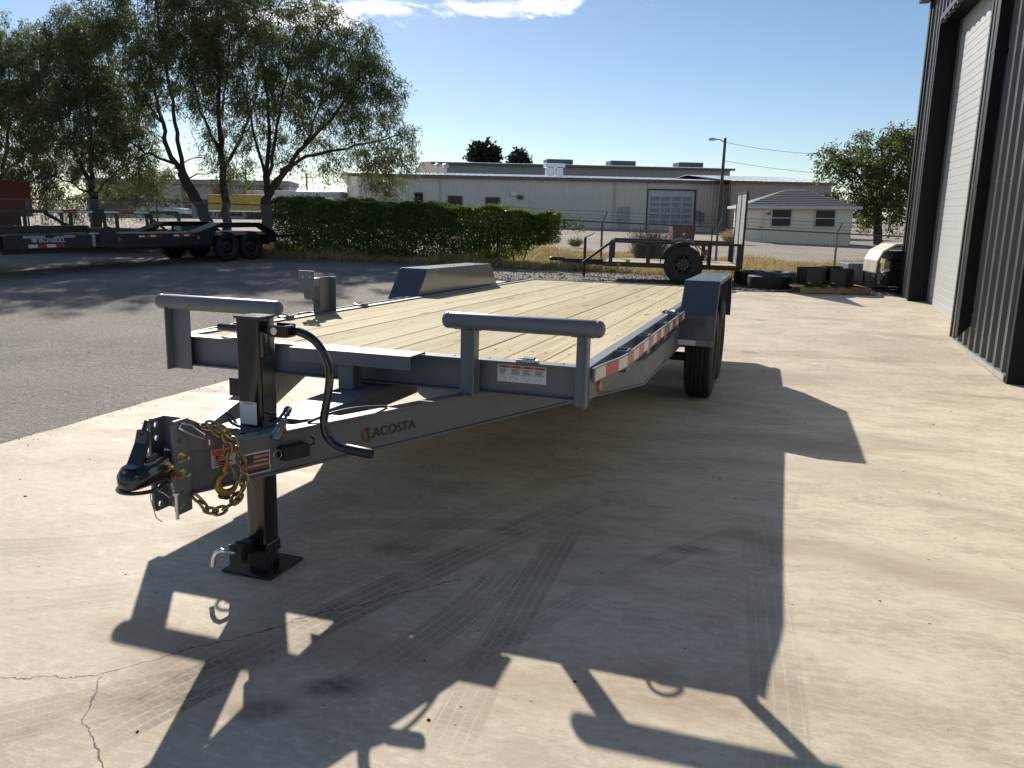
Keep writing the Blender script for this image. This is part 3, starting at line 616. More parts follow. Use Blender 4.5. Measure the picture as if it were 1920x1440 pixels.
# shaft, clevis, crank
part('crank_shaft',Geo().tube([(-.150,-.815,.832),(-.0365,-.82,.832)],.0145,14),BLACK,jack,smooth=50)
part('crank_shaft',Geo().tube([(.0645,-.82,.838),(.105,-.82,.840)],.016,14),BLACK,jack,smooth=50)
cl=part('clevis',Geo().box(.085,.165,-.853,-.846,.815,.858).box(.085,.165,-.794,-.787,.818,.862).box(.150,.168,-.8459,-.7941,.815,.858),BLACK,jack,bevel=.003)
part('clevis_washer',Geo().lathe([(-.8595,.001),(-.8585,.008),(-.858,.0135),(-.854,.0140)],16,'y',(.117,0,.838)),ZINC,cl,smooth=40)
cr=[(.150,.838),(.184,.834),(.222,.822),(.252,.803),(.280,.772),(.300,.735),(.309,.700),(.307,.655),(.298,.60),(.286,.545),(.281,.515),(.283,.482),(.294,.455),(.315,.433),(.345,.420),(.385,.414)]
def smooth_path(pts,n=4):
    out=[]; m=len(pts)
    for i in range(m-1):
        p0=np.array(pts[max(i-1,0)]);p1=np.array(pts[i]);p2=np.array(pts[i+1]);p3=np.array(pts[min(i+2,m-1)])
        for k in range(n):
            t=k/n; out.append(tuple(.5*((2*p1)+(-p0+p2)*t+(2*p0-5*p1+4*p2-p3)*t*t+(-p0+3*p1-3*p2+p3)*t**3)))
    out.append(tuple(pts[-1])); return out
crank=part('crank_handle',Geo().tube([(x,-.80-.0*(i),z) for i,(x,z) in enumerate(smooth_path(cr,3))],.0155,14),BLACK,jack,smooth=50)
part('handle_grip',Geo().tube([(.372,-.80,.4155),(.374,-.80,.4155),(.470,-.80,.4085),(.478,-.80,.408)],[.0165,.019,.019,.017],14),BLACKM,jack,smooth=40)
# plain white notice on the jack (its code is left out)
st=part('white_label',place(rect(0,.074,0,.085),(-.029,jy0,.486),(1,0,0),(0,0,1),.0008),WHITE,jack,fix=False)
tg=text_geo('User Manual',.0085,.0001); part('label_text',place(tg,(-.014,jy0,.562),(1,0,0),(0,0,1),.0014),INK,jack,fix=False)
# --- seven-way plug and its cables
plg=part('trailer_plug',Geo().lathe([(0,.001),(0,.020),(.010,.0215),(.052,.0165),(.062,.013),(.080,.011),(.085,.004)],18,'z').xf(Matrix.Translation((.172,-.945,.466))@Matrix.Rotation(R(-28),4,'X')@Matrix.Rotation(R(14),4,'Y')),pm('grey_plug_shell',(.22,.22,.23),.25,.6,.1),smooth=40)
part('plug_face',Geo().lathe([(-.002,.001),(-.002,.0185),(.002,.0185)],16,'z').xf(Matrix.Translation((.172,-.945,.466))@Matrix.Rotation(R(-28),4,'X')@Matrix.Rotation(R(14),4,'Y')),INK,plg)
for pts in ([(.19,-.905,.54),(.195,-.885,.555),(.18,-.86,.565),(.15,-.845,.555),(.11,-.80,.52),(.09,-.74,.50)],[(.19,-.905,.54),(.185,-.87,.56),(.155,-.86,.545),(.12,-.88,.50),(.06,-.91,.482),(-.03,-.915,.495),(-.065,-.90,.53),(-.06,-.87,.50),(-.03,-.89,.48)],
            [(.20,-.78,.492),(.25,-.70,.515),(.30,-.60,.520),(.33,-.50,.508),(.34,-.42,.494)]):
    part('plug_cable',Geo().tube(smooth_path(pts,5),.0058,8),BLUEW,plg,smooth=50)
# --- warning notice on the header
wn=part('warning_notice',place(rect(0,.228,0,.078),(.658,.041,.550),(1,0,0),(0,0,1),.0008),WHITE,fix=False)
for k in range(4):
    x=.004+k*.0555
    part('notice_band',place(rect(x,x+.0525,.063,.075),(.658,.041,.55),(1,0,0),(0,0,1),.0014),ORANGE,wn,fix=False)
    tg=text_geo('WARNING',.0085,.0002); w_=max(p[0] for p in tg.v); tg.v=[(p[0]*.036/w_+x+.012,p[1]+.0655,0) for p in tg.v]
    part('notice_heading',place(tg,(.658,.041,.55),(1,0,0),(0,0,1),.0018),INK,wn,fix=False)
    g=rect(x,x+.0008,.004,.062)
    g.add(rect(x,x+.0525,.0325,.0333).v,[(0,1,2,3)])
    for j in range(5): g.add(rect(x+.006,x+.03+.018*random.random(),.037+j*.0048,.0392+j*.0048).v,[(0,1,2,3)])
    for j in range(3):
        cx_,cy_=x+.016+.010*j,.018+.005*math.sin(j*2+k); g.add(arc2(.003,.0042,random.randint(0,90),random.randint(180,340),8).xf(Matrix.Translation((cx_,cy_,0))).v,[(2*i,2*i+1,2*i+3,2*i+2) for i in range(8)])
    part('notice_print',place(g,(.658,.041,.55),(1,0,0),(0,0,1),.0016),INK,wn,fix=False)
# --- spare wheel mount on the left rail
sp=part('spare_mount',Geo().box(-1.075,-1.068,1.27,1.47,ZD+.001,ZD+.235).box(-1.0679,-1.02,1.27,1.277,ZD+.001,ZD+.235).box(-1.0679,-1.02,1.463,1.47,ZD+.001,ZD+.235).xf(Matrix.Identity(4)),GREY,bevel=.002)
part('mount_arm',Geo().box(-1.070,-1.022,1.149,1.2695,ZD+.185,ZD+.235),GREY,sp,bevel=.003)
part('mount_plate',drilled(-.062,.062,-.056,.056,[(.030,-.026),(.030,.026)],.010,0,.008).xf(Matrix(((0,0,1,-1.042),(1,0,0,1.140),(0,1,0,.872),(0,0,0,1)))),GREY,sp)
part('mount_plate',Geo().prism([(-1.078,.812),(-1.0,.812),(-.99,.775),(-1.02,.748),(-1.06,.752)],1.150,1.158,'y'),GREY,sp)
part('mount_brace',Geo().tube([(-1.045,1.16,.815),(-1.045,1.272,.70)],.014,4),GREY,sp)
# --- fenders
def tread_mat():
    b=NB('tread_plate_paint'); v=b.tc.outputs['Object']; b.col(b.mix(b.ramp(b.noise(v,9,4),.4,.8,0,.10),(.062,.073,.096),(.2,.19,.17))); b.rough(.3); b.p.inputs['Coat Weight'].default_value=.3
    h=None
    for rot,off in ((45,0),(-45,.5)):
        for pl in ('f',):
            mp=b.mapping(v,rot=(R(90) if 0 else 0,0,0))
    sp_=b.n('ShaderNodeSeparateXYZ'); b.l(v,sp_.inputs[0]); s=b.math('ADD',sp_.outputs['Y'],sp_.outputs['Z']); u=b.math('MULTIPLY',sp_.outputs['X'],48.0); w=b.math('MULTIPLY',s,48.0)
    a=b.math('ADD',u,w); d=b.math('SUBTRACT',u,w)
    ch=b.math('GREATER_THAN',b.math('MULTIPLY',b.math('SINE',b.math('MULTIPLY',u,math.pi)),b.math('SINE',b.math('MULTIPLY',w,math.pi))),0)
    def lug(p,q):
        fp=b.math('ABSOLUTE',b.math('SUBTRACT',b.math('FRACT',p),.5)); fq=b.math('ABSOLUTE',b.math('SUBTRACT',b.math('FRACT',q),.5))
        return b.math('MULTIPLY',b.ramp(fp,.16,.05),b.ramp(fq,.42,.30))
    l1=lug(a,d); l2=lug(d,a)
    mixv=b.math('ADD',b.math('MULTIPLY',l1,ch),b.math('MULTIPLY',l2,b.math('SUBTRACT',1,ch)))
    b.bump(mixv,.8,.003); return b.m
TREAD=tread_mat()
prof=[(2.955,.425),(2.965,.615),(3.20,.872),(4.83,.872),(5.06,.60),(5.07,.44)]
inn=[(y+(.006 if i<3 else -.006),z-(.006 if 1<i<4 else 0)) for i,(y,z) in enumerate(prof)]
for s in (-1,1):
    x0,x1=sorted((s*1.130,s*1.395))
    poly=prof+inn[::-1]
    fd=part('fender',Geo().prism(poly,x0,x1,'x'),TREAD,bevel=.0015)
    xi=sorted((s*1.124,s*1.1295))
    part('fender_side',Geo().prism([(2.966,.616),(3.20,.871),(4.83,.871),(5.06,.602),(5.06,.50),(2.966,.50)],xi[0],xi[1],'x'),pm('bright_grey_fender_side',(.26,.27,.275),.16,.45,.06,5),fd)
    xo=sorted((s*1.395,s*1.400))
    lip=[(2.955,.425),(2.965,.615),(3.20,.872),(4.83,.872),(5.06,.60),(5.07,.44),(5.045,.44),(5.035,.595),(4.815,.842),(3.215,.842),(2.99,.61),(2.98,.425)]
    part('fender_lip',Geo().prism(lip,xo[0]+.0002,xo[1],'x'),GREY,fd)
    part('fender_apron',Geo().box(*sorted((s*1.125,s*1.40)),2.946,2.9545,.380,.428),GREY,fd)
    part('reflective_tape',Geo().box(*sorted((s*1.128,s*1.262)),2.9445,2.9458,.384,.424),WHITETAPE,fd)
    part('reflective_tape',Geo().box(*sorted((s*1.264,s*1.398)),2.9445,2.9458,.384,.424),pm('dull_tape',(.26,.26,.25),.5),fd)
    part('marker_light',Geo().lathe([(-.012,.001),(-.010,.008),(0,.013)],14,'y',(s*1.372,2.9440,.404)),AMBER,fd,smooth=40)
# --- wheels: lathe tyre with grooves and tread blocks, steel rim
def tyre_geo(Ro,Ri,W,n=56,ng=4):
    h=W/2; pr=[(-h*.72,Ri),(-h*.92,Ri+.02),(-h*1.0,Ri+(Ro-Ri)*.35),(-h*1.0,Ri+(Ro-Ri)*.55),(-h*.95,Ri+(Ro-Ri)*.80),(-h*.86,Ro-.012)]
    xs=np.linspace(-h*.80,h*.80,ng*2+2)
    k=0; pr.append((xs[0],Ro-.004))
    for i in range(ng):
        a=-h*.80+(i+1)*1.6*h/(ng+1); g=.004; crown=lambda x: Ro-.010*(x/h)**2
        pr+= [(a-g-.001,crown(a)),(a-g,Ro-.011),(a+g,Ro-.011),(a+g+.001,crown(a))]
    pr.append((xs[-1],Ro-.004)); pr+=[(-x,r) for x,r in pr[:6][::-1]]
    return Geo().lathe(pr,n,'x',closed=True)
def rim_geo(Ri,W,side):
    h=W/2; pr=[(-h*.72,Ri-.001),(-h*.76,Ri+.006),(-h*.72,Ri+.004),(-h*.66,Ri-.012),(-h*.4,Ri-.03),(h*.2,Ri-.04),(h*.30,Ri-.05),(h*.42,Ri*.62),(h*.52,Ri*.50),(h*.50,Ri*.34),(h*.70,Ri*.32),(h*.72,.001)]
    g=Geo().lathe([( x,r) for x,r in pr],40,'x')
    g.lathe([(h*.60,Ri-.035),(h*.68,Ri-.010),(h*.74,Ri+.007),(h*.78,Ri+.007),(h*.76,Ri-.004),(h*.64,Ri-.03)],40,'x',closed=True)
    return g.xf(Matrix.Diagonal((side,1,1,1)))
RIM=pm('black_wheel_paint',(.02,.02,.021),.35,.2,.15,12,dust=.08)
def wheel(par,loc,Ro,Ri,W,side,holes=8,detail=True):
    t=obj('wheel',tyre_geo(Ro,Ri,W),RUBBER,par,smooth=30,loc=loc)
    r=obj('rim',rim_geo(Ri,W,side),RIM,t,smooth=35)
    g=Geo()
    for k in range(holes):
        a=2*math.pi*k/holes; rr=Ri*.72; c0=(side*W*.225,rr*math.cos(a),rr*math.sin(a)); g.lathe([(0,.001),(0,Ri*.105),(.004,Ri*.10),(.0045,.001)],10,'x').v
        n=4*10
        for q in range(len(g.v)-n,len(g.v)): p=g.v[q]; g.v[q]=(p[0]*side+c0[0],p[1]+c0[1],p[2]+c0[2])
    obj('rim_slot_shade',g,INK,t)  # black discs on the closed rim stand in for shade inside its slots
    for k in range(8 if detail else 5):
        a=2*math.pi*(k+.5)/(8 if detail else 5); obj('lug_nut',Geo().lathe([(0,.010),(.016,.010),(.02,.004)],6,'x').xf(Matrix.Translation((side*W*.26,Ri*.42*math.cos(a),Ri*.42*math.sin(a)))@Matrix.Diagonal((side,1,1,1))),ZINC,t)
    return t
RW=.385
for y in (3.585,4.445):
    part('axle',Geo().tube([(-1.2,y,.20),(1.2,y,.20)],.038,12),BLACKM,smooth=40)
    for s in (-1,1):
        gl=Ti((s*1.262,y,gzf(s*1.262,y)))[2]; wheel(TRL,(s*1.262,y,gl+RW-.004),RW,.215,.228,s)
part('axle_hanger',Geo().box(.96,1.02,3.0,5.0,.24,.495),BLACKM); part('axle_hanger',Geo().box(-1.02,-.96,3.0,5.0,.24,.495),BLACKM)
# ================================================================ dark metal building on the right
BX=3.97
CHAR=pm('charcoal_panel',(.115,.116,.115),.36,.1,.08,4,dust=.03); BTRIM=pm('black_trim',(.007,.007,.008),.55,0,.1,5,spec=.22,dust=.015)
def door_mat():
    b=NB('ribbed_white_door'); v=b.tc.outputs['Object']; n=b.noise(v,3,5,.6); b.col(b.mix(b.ramp(n,.35,.75,0,.3),(.46,.47,.47),(.40,.395,.38))); b.rough(.5)
    b.bump(b.noise(b.mapping(v,scale=(1,9,1)),60,3,.6),.22,.003); return b.m
DOORM=door_mat()
BLD=empty('metal_building',(BX,8,gzf(BX,8)),label='tall charcoal ribbed metal building with pale roll-up door at right',cat='building'); B0z=gzf(BX,8)
def bp(name,g,mat,**k):
    g.v=[(x-BX,y-8,z-B0z) for x,y,z in g.v]; par=k.pop('parent',BLD); return obj(name,g,mat,par,**k)
def ribwall(y0,y1,z0,z1,x=BX,pitch=.305):
    n=max(1,int(round((y1-y0)/pitch))); p=(y1-y0)/n; pts=[]
    for k in range(n):
        a=y0+k*p; pts += [(x+.05,a),(x+.05,a+p*.50),(x,a+p*.62),(x,a+p*.76),(x+.006,a+p*.77),(x+.006,a+p*.80),(x,a+p*.81),(x,a+p*.88)]
    pts.append((x+.05,y1)); m=len(pts)
    g=Geo(); vs=[(u,v,z0) for u,v in pts]+[(u,v,z1) for u,v in pts]; fs=[(i,m+i,m+i+1,i+1) for i in range(m-1)]
    vs2=[(u+.004,v,z) for z in (z0,z1) for u,v in pts]
    return g.add(vs,fs)
H=5.05
def panels(y0,y1,z0,z1):
    n=max(1,round((y1-y0)/.915)); w=(y1-y0)/n
    for k in range(n): bp('wall_panel',ribwall(y0+k*w,y0+(k+1)*w,z0,z1),CHAR,fix=False)
zb=-.17
panels(11.62,12.52,zb,H); panels(5.24,7.86,zb,H); panels(-.2,.6,zb,H); panels(-6,-.2,zb,H); panels(7.86,11.62,4.36,H); panels(.6,5.24,4.36,H)
bp('corner_trim',Geo().box(BX-.035,BX+.10,12.521,12.66,zb,H),BTRIM,bevel=.004); bp('corner_trim',Geo().box(BX-.012,BX+.06,12.40,12.5205,zb,H),BTRIM,bevel=.004)
# end wall, roof, eave
bp('end_wall',Geo().box(BX+.1001,BX+12,12.60,12.655,zb,H+.5),CHAR); bp('end_wall',Geo().box(BX+.1001,BX+12,-6.06,-6.0,zb,H+.5),CHAR); bp('back_wall',Geo().box(BX+11.9,BX+12.0,-5.99,12.59,zb,H),CHAR)
bp('roof',Geo().prism([(BX-.12,H+.02),(BX+6,H+.75),(BX+12.1,H+.02),(BX+12.1,H+.08),(BX+6,H+.81),(BX-.12,H+.08)],-6.2,12.78,'y'),CHAR)
bp('eave_gutter',Geo().prism([(BX-.19,H-.10),(BX-.035,H-.10),(BX-.035,H+.015),(BX-.21,H+.015)],-6.2,12.80,'y'),pm('bronze_gutter',(.05,.042,.035),.4))
# base angle along the slab
for a,b_ in ((11.62,12.5),(5.24,7.86),(-6,.6)): bp('base_flashing',Geo().box(BX-.022,BX+.03,a,b_,zb+.02,zb+.075),pm('pale_flashing',(.42,.42,.41),.4,.3))
# roll-up door openings: black reveals and ribbed sections
def rollup(y0,y1,zt):
    xd=BX+.30
    bp('door_jamb',Geo().box(BX-.008,BX+.40,y1-.004,y1+.07,zb,zt+.05),BTRIM,bevel=.003); bp('door_jamb',Geo().box(BX-.008,BX+.40,y0-.07,y0+.004,zb,zt+.05),BTRIM,bevel=.003)
    bp('door_head',Geo().box(BX-.008,BX+.40,y0+.0045,y1-.0045,zt-.02,zt+.06),BTRIM,bevel=.003)
    bp('door_stop',Geo().box(xd-.03,xd+.06,y1-.07,y1-.0045,zb,zt-.021),CHAR); bp('door_stop',Geo().box(xd-.03,xd+.06,y0+.0045,y0+.07,zb,zt-.021),CHAR)
    z=zb+.02; sec=.5625
    while z<zt-.05:
        top=min(z+sec,zt-.021); g=Geo(); ys=(y0+.072,y1-.072); prof=[]; q=z
        while q<top-.001:
            e=min(q+sec/5,top); prof += [(xd+.006,q),(xd,q+.004),(xd,e-.005),(xd+.006,e-.001)]; q=e
        m=len(prof); vs=[(u,ys[0],w) for u,w in prof]+[(u,ys[1],w) for u,w in prof]; g.add(vs,[(i,i+1,m+i+1,m+i) for i in range(m-1)])
        g.box(xd+.0065,xd+.05,ys[0],ys[1],z+.001,top-.001)
        bp('door_section',g,DOORM,fix=False); z=top+.0
rollup(7.93,11.55,4.42); rollup(.67,5.17,4.42)
bp('door_sill',Geo().box(BX+.30,BX+.40,8.0,11.48,zb-.01,zb+.02),pm('door_seal',(.02,.02,.02),.7)); 
# downspout with slanted outlet, wall screws
bp('downspout',Geo().add([(BX-.13,6.88,.02),(BX-.012,6.88,.16),(BX-.012,7.02,.16),(BX-.13,7.02,.02),(BX-.13,6.88,H-.09),(BX-.012,6.88,H-.09),(BX-.012,7.02,H-.09),(BX-.13,7.02,H-.09)],[(0,3,2,1),(4,5,6,7),(0,1,5,4),(1,2,6,5),(2,3,7,6),(3,0,4,7)]),BTRIM,bevel=.006)
for z in (.12,1.5,2.9,4.3): bp('downspout_strap',Geo().box(BX-.134,BX-.001,6.872,7.028,z+.2,z+.235),BTRIM)
g=Geo()
for z in (.15,1.75,3.3,4.7):
    for k in range(9): g.box(BX-.006,BX+.0,5.24+k*.305+.20,5.24+k*.305+.212,z,z+.012)
tag(bp('wall_screws',g,ZINC),kind='stuff')

# ================================================================ black utility trailer behind the slab
def ground_root(name,x,y,rz,label,cat,tilt=0,group=None):
    e=empty(name,(x,y,gzf(x,y)),rz,label,cat,group); e.rotation_euler=(0,R(tilt),rz); return e
UT=ground_root('utility_trailer',.02,13.0,R(9.5),'small black single-axle utility trailer with raised mesh ramp gate','trailer',.9)
def up_(name,g,mat,parent=None,**k): return obj(name,g,mat,parent or UT,**k)
XF,XB,YN,YF=-1.62,1.13,.16,1.72        # front, back, near side, far side (local, wheel at origin on near side)
zr,zdk=.83,.40
for y in (YN,YF):
    up_('top_rail',Geo().box(XF+.14,XB,y-.025,y+.025,zr-.05,zr),BLACKM,bevel=.004)
    up_('lower_rail',Geo().box(XF,XB,y-.03,y+.03,zdk-.10,zdk-.005),BLACKM,bevel=.004)
    for x in (XF+.16,XF+.92,XF+1.52,XB-.62,XB-.04): up_('upright',Geo().box(x-.04,x+.04,y-.024,y+.024,zdk-.006,zr-.051),BLACKM)
    up_('front_brace',Geo().tube([(XF+.17,y,zr-.03),(XF-.42,y+(.32 if y<.5 else -.32),zdk-.06)],.028,8),BLACKM)
for x in (XF,XB-.05): up_('cross_rail',Geo().box(x,x+.05,YN+.0305,YF-.0305,zdk-.10,zdk-.006),BLACKM)
up_('top_rail',Geo().box(XF+.14,XF+.19,YN+.0255,YF-.0255,zr-.051,zr-.001),BLACKM)
for k in range(9): 
    y=YN+.04+k*.166; up_('deck_board',Geo().box(XF+.055,XB-.055,y,y+.158,zdk-.045,zdk-.007),WOOD)
for y0,s in ((YN,1),(YF,-1)): up_('tongue_beam',Geo().tube([(XF+.5,y0+s*.25,zdk-.08),(XF-.9,(YN+YF)/2,zdk-.06)],.04,4),BLACKM)
up_('coupler',Geo().loft([[(XF-.86+dx,(YN+YF)/2+w*math.cos(a),zdk-.03+h*math.sin(a)) for a in [2*math.pi*i/10 for i in range(10)]] for dx,w,h in ((0,.04,.04),(-.12,.04,.04),(-.22,.055,.045),(-.30,.05,.04),(-.33,.02,.02))]),BLACKM,smooth=50)
jk=up_('tongue_jack',Geo().tube([(XF-.42,(YN+YF)/2-.06,.02),(XF-.42,(YN+YF)/2-.06,zdk+.45)],.030,10),BLACKM,smooth=40)
up_('jack_foot',Geo().lathe([(0,.07),(.015,.07),(.02,.035)],14,'z',(XF-.42,(YN+YF)/2-.06,0)),ZINC,jk); up_('jack_crank',Geo().tube([(XF-.42,(YN+YF)/2-.06,zdk+.45),(XF-.30,(YN+YF)/2-.06,zdk+.50),(XF-.22,(YN+YF)/2-.06,zdk+.56)],.012,6),ZINC,jk)
wheel(UT,(0,0,.385),.385,.20,.21,-1).rotation_euler=(0,0,R(90))
wheel(UT,(0,YF-YN+.30,.385),.385,.20,.21,1).rotation_euler=(0,0,R(90))
def arcf(y0,y1):
    n=16; pts=[(.47*math.cos(math.pi*i/n)*1.0,.40+.45*math.sin(math.pi*i/n)) for i in range(n+1)]; pin=[(.45*math.cos(math.pi*i/n),.40+.43*math.sin(math.pi*i/n)) for i in range(n+1)]
    return Geo().prism(pts+pin[::-1],y0,y1,'y')
up_('fender',arcf(-.13,.13),BLACK,smooth=30); up_('fender',arcf(YF-YN+.17,YF-YN+.43),BLACK,smooth=30)
up_('axle',Geo().tube([(0,.1,.36),(0,YF-YN+.2,.36)],.03,8),BLACKM)
up_('marker_light',Geo().box(XF+.30,XF+.36,YN-.045,YN-.0305,zdk-.075,zdk-.03),ORANGE); up_('tail_light',Geo().box(.42,.50,YN-.045,YN-.0255,.58,.70),REDPL)
# ramp gate, standing: frame and expanded-metal mesh
gt=up_('ramp_gate',Geo().box(XB+.005,XB+.045,YN-.02,YN+.02,.33,1.86).box(XB+.005,XB+.045,YF-.02,YF+.02,.33,1.86).box(XB+.005,XB+.045,YN+.0205,YF-.0205,1.82,1.859).box(XB+.005,XB+.045,YN+.0205,YF-.0205,.33,.37).box(XB+.006,XB+.044,(YN+YF)/2-.02,(YN+YF)/2+.02,.371,1.819),BLACKM)
g=Geo(); W_=YF-YN-.05; H_=1.44
def diag(g,x,y0,y1,z0,z1,pitch,t):
    n=int((y1-y0+z1-z0)/pitch)
    for s in (1,-1):
        for k in range(n+1):
            a=k*pitch-(z1-z0)
            p=[];
            ya,yb=max(0,a),min(y1-y0,a+(z1-z0))
            if yb<=ya: continue
            za,zb_=ya-a,yb-a
            if s<0: ya,yb=(y1-y0)-ya,(y1-y0)-yb
            dy=t*.7*s
            g.add([(x,y0+ya,z0+za-t*.7),(x,y0+yb,z0+zb_-t*.7),(x,y0+yb,z0+zb_+t*.7),(x,y0+ya,z0+za+t*.7),(x+t,y0+ya,z0+za),(x+t,y0+yb,z0+zb_)],[(0,1,2,3),(3,2,5,4),(4,5,1,0)])
diag(g,XB+.02,YN+.02,YF-.02,.37,1.82,.052,.013); tag(up_('expanded_mesh',g,pm('galvanised_mesh',(.8,.8,.78),.4,.1),gt,fix=False),kind='stuff')
up_('gate_latch',Geo().tube([(XB-.6,YN-.03,.3),(XB-.6,YN-.03,1.12)],.014,6),BLACKM); up_('tie_strap',Geo().tube(smooth_path([(-.25,YN-.02,zr+.01),(-.1,YN-.05,zr+.06),(.02,YN-.06,zr+.02),(.12,YN-.04,zr+.05),(.2,YN-.05,zr-.06)],4),.03,6),pm('grey_strap',(.3,.3,.28),.8))
# ================================================================ survey frame: u metres right, d metres ahead
FH=Vector((-math.sin(YAW),math.cos(YAW))); RH=Vector((math.cos(YAW),math.sin(YAW)))
def sv(u,d): return (1.8187+u*RH.x+d*FH.x, -3.2123+u*RH.y+d*FH.y)
RZ=YAW                                                       # root turned so that local x runs right, local y away
def root(name,u,d,label,cat,group=None,rz=0,dz=0):
    x,y=sv(u,d); return empty(name,(x,y,gzf(x,y)+dz),RZ+rz,label,cat,group)
def bevbox(name,par,mat,b,bev=.004): return obj(name,Geo().box(*b),mat,par,bevel=bev)

# ---------------------------------------------------------------- black tilt trailer with lettering, under the trees
IB=empty('tilt_trailer',(-12.3,14.85,gzf(-12.3,14.85)),R(-9),'black tilt-deck trailer with white lettering and drive-over fenders','trailer')
IBM=pm('black_trailer_enamel',(.016,.016,.018),.38,0,.15,4,.05,60,dust=.12)
def ib(name,g,mat=None,par=None,**k): return obj(name,g,mat or IBM,par or IB,**k)
for x in (-.10,-2.42):                                       # side plates with raised wheel arches
    arch=lambda c:[(c-.50,.44),(c-.47,.66),(c-.30,.86),(c+.30,.86),(c+.47,.66),(c+.50,.44)]
    poly=[(-3.60,.47),(-.56,.47),(-.50,.66),(-.32,.90),(1.28,.90),(1.48,.66),(1.52,.47),(1.83,.47),(1.83,.66),(1.14,1.02),(-.24,1.02),(-1.08,.775),(-3.60,.80)]
    s=ib('side_plate',Geo().prism(poly,x,x+.05,'x'),bevel=.003)
for x0,x1 in ((-.10,.02),(-2.49,-2.37)):
    ib('fender_top',Geo().prism([(-1.08,.776),(-.24,1.021),(1.14,1.021),(1.83,.661),(1.83,.672),(1.14,1.034),(-.24,1.034),(-1.08,.789)],x0-.30 if x0>-1 else x0,x1 if x0>-1 else x1+.30,'x'),pm('tread_black',(.05,.05,.05),.3,.3,.2,70,.6,160))
ib('deck',Geo().box(-2.36,-.101,-3.55,1.80,.70,.765),DRYWOOD); ib('frame_beam',Geo().box(-.40,-.30,-5.8,1.8,.40,.69),bevel=.004); ib('frame_beam',Geo().box(-2.2,-2.1,-5.8,1.8,.40,.69),bevel=.004)
ib('front_frame',Geo().box(-.14,-.02,-5.95,-3.60,.50,.80),bevel=.005); ib('front_frame',Geo().box(-2.44,-2.32,-5.95,-3.60,.50,.80),bevel=.005)
ib('front_deck',Geo().box(-2.31,-.141,-5.9,-3.62,.74,.79),DRYWOOD); ib('top_channel',Geo().box(-.12,-.03,-5.85,-4.05,.805,.83),pm('worn_edge',(.10,.10,.11),.35,.3)); ib('upper_rail',Geo().box(-.62,-.50,-6.1,-3.70,.80,.97),bevel=.004); ib('upper_rail',Geo().box(-.61,-.51,-6.1,-3.70,.972,.985),pm('worn_edge',(.10,.10,.11)))
ib('hinge_lug',Geo().prism([(-3.85,.62),(-3.35,.62),(-3.42,.92),(-3.62,.98),(-3.80,.90)],-.019,.03,'x'),bevel=.005)
ib('tail_ramp',Geo().box(-2.3,-.12,1.84,2.95,.60,.68),bevel=.004)
jp=ib('leg_jack',Geo().box(-.95,-.83,-6.08,-5.96,.02,1.0),BLACK,bevel=.006); ib('jack_foot',Geo().box(-1.05,-.73,-6.2,-5.84,.0,.019),BLACKM,jp)
ib('tongue',Geo().box(-1.3,-1.1,-8.2,-5.9,.45,.70)); ib('cross_beam',Geo().box(-2.4,-.1,-6.05,-5.951,.48,.79),bevel=.004)
for y in (.05,.92):
    for x,s in ((-.20,1),(-2.25,-1)): wheel(IB,(x,y,.40),.40,.225,.23,s)
# lettering, animal head mark, tape and labels
U_,V_=(0,1,0),(0,0,1)
def ibs(name,g,y,z,mat,par=None,off=.003,x=-.02): return ib(name,place(g,(x,y,z),U_,V_,off),mat,par,fix=False)
tg=text_geo('IRONBULL',.13,.004,0,1.05); w_=max(p[0] for p in tg.v); tg.v=[(p[0]*.60/w_,p[1]*1.0,0) for p in tg.v]
WL=pm('white_lettering',(.62,.62,.62),.45); lt=ibs('lettering',tg,-5.22,.645,WL)
hd=Geo().add([(0,.02,0),(.03,.05,0),(-.02,.085,0),(.02,.075,0),(.05,.095,0),(.085,.095,0),(.115,.075,0),(.15,.085,0),(.11,.05,0),(.135,.015,0),(.10,.025,0),(.085,0,0),(.055,0,0),(.04,.022,0)],[tuple(range(13,-1,-1))]); ibs('bull_mark',hd,-5.38,.645,WL,lt)
for k in range(4): ibs('reflective_tape',rect(k*.20,k*.20+.199,0,.07),-5.45,.535,(WHITETAPE,REDTAPE)[k%2])
for y0 in (-2.75,-1.75):
    for k in range(4): ibs('reflective_tape',rect(k*.16,k*.16+.159,0,.05),y0,.70,(WHITETAPE,REDTAPE)[k%2],None,.003,-.05)
for y0,w,z in ((-5.55,.48,.735),(-4.85,.18,.715),(-4.66,.27,.735)): ibs('label_sheet',rect(0,w,0,.055),y0,z,pm('dull_label',(.4,.4,.4),.5))
for k in range(3): ibs('label_disc',Geo().lathe([(0,.045),(.001,.045)],14,'z'),-3.95,.57+k*.09,pm('dull_label',(.4,.4,.4)))
for y in (-3.3,-.98): ib('marker_light',Geo().lathe([(0,.001),(0,.045),(.02,.035),(.022,.001)],16,'x',(-.0499,y,.66)),ORANGE,smooth=40)
for k in range(4): ib('tail_tape',place(rect(k*.12,k*.12+.119,0,.05),(-.12,2.2,.61),U_,V_,.003),(WHITETAPE,REDTAPE)[k%2],fix=False)

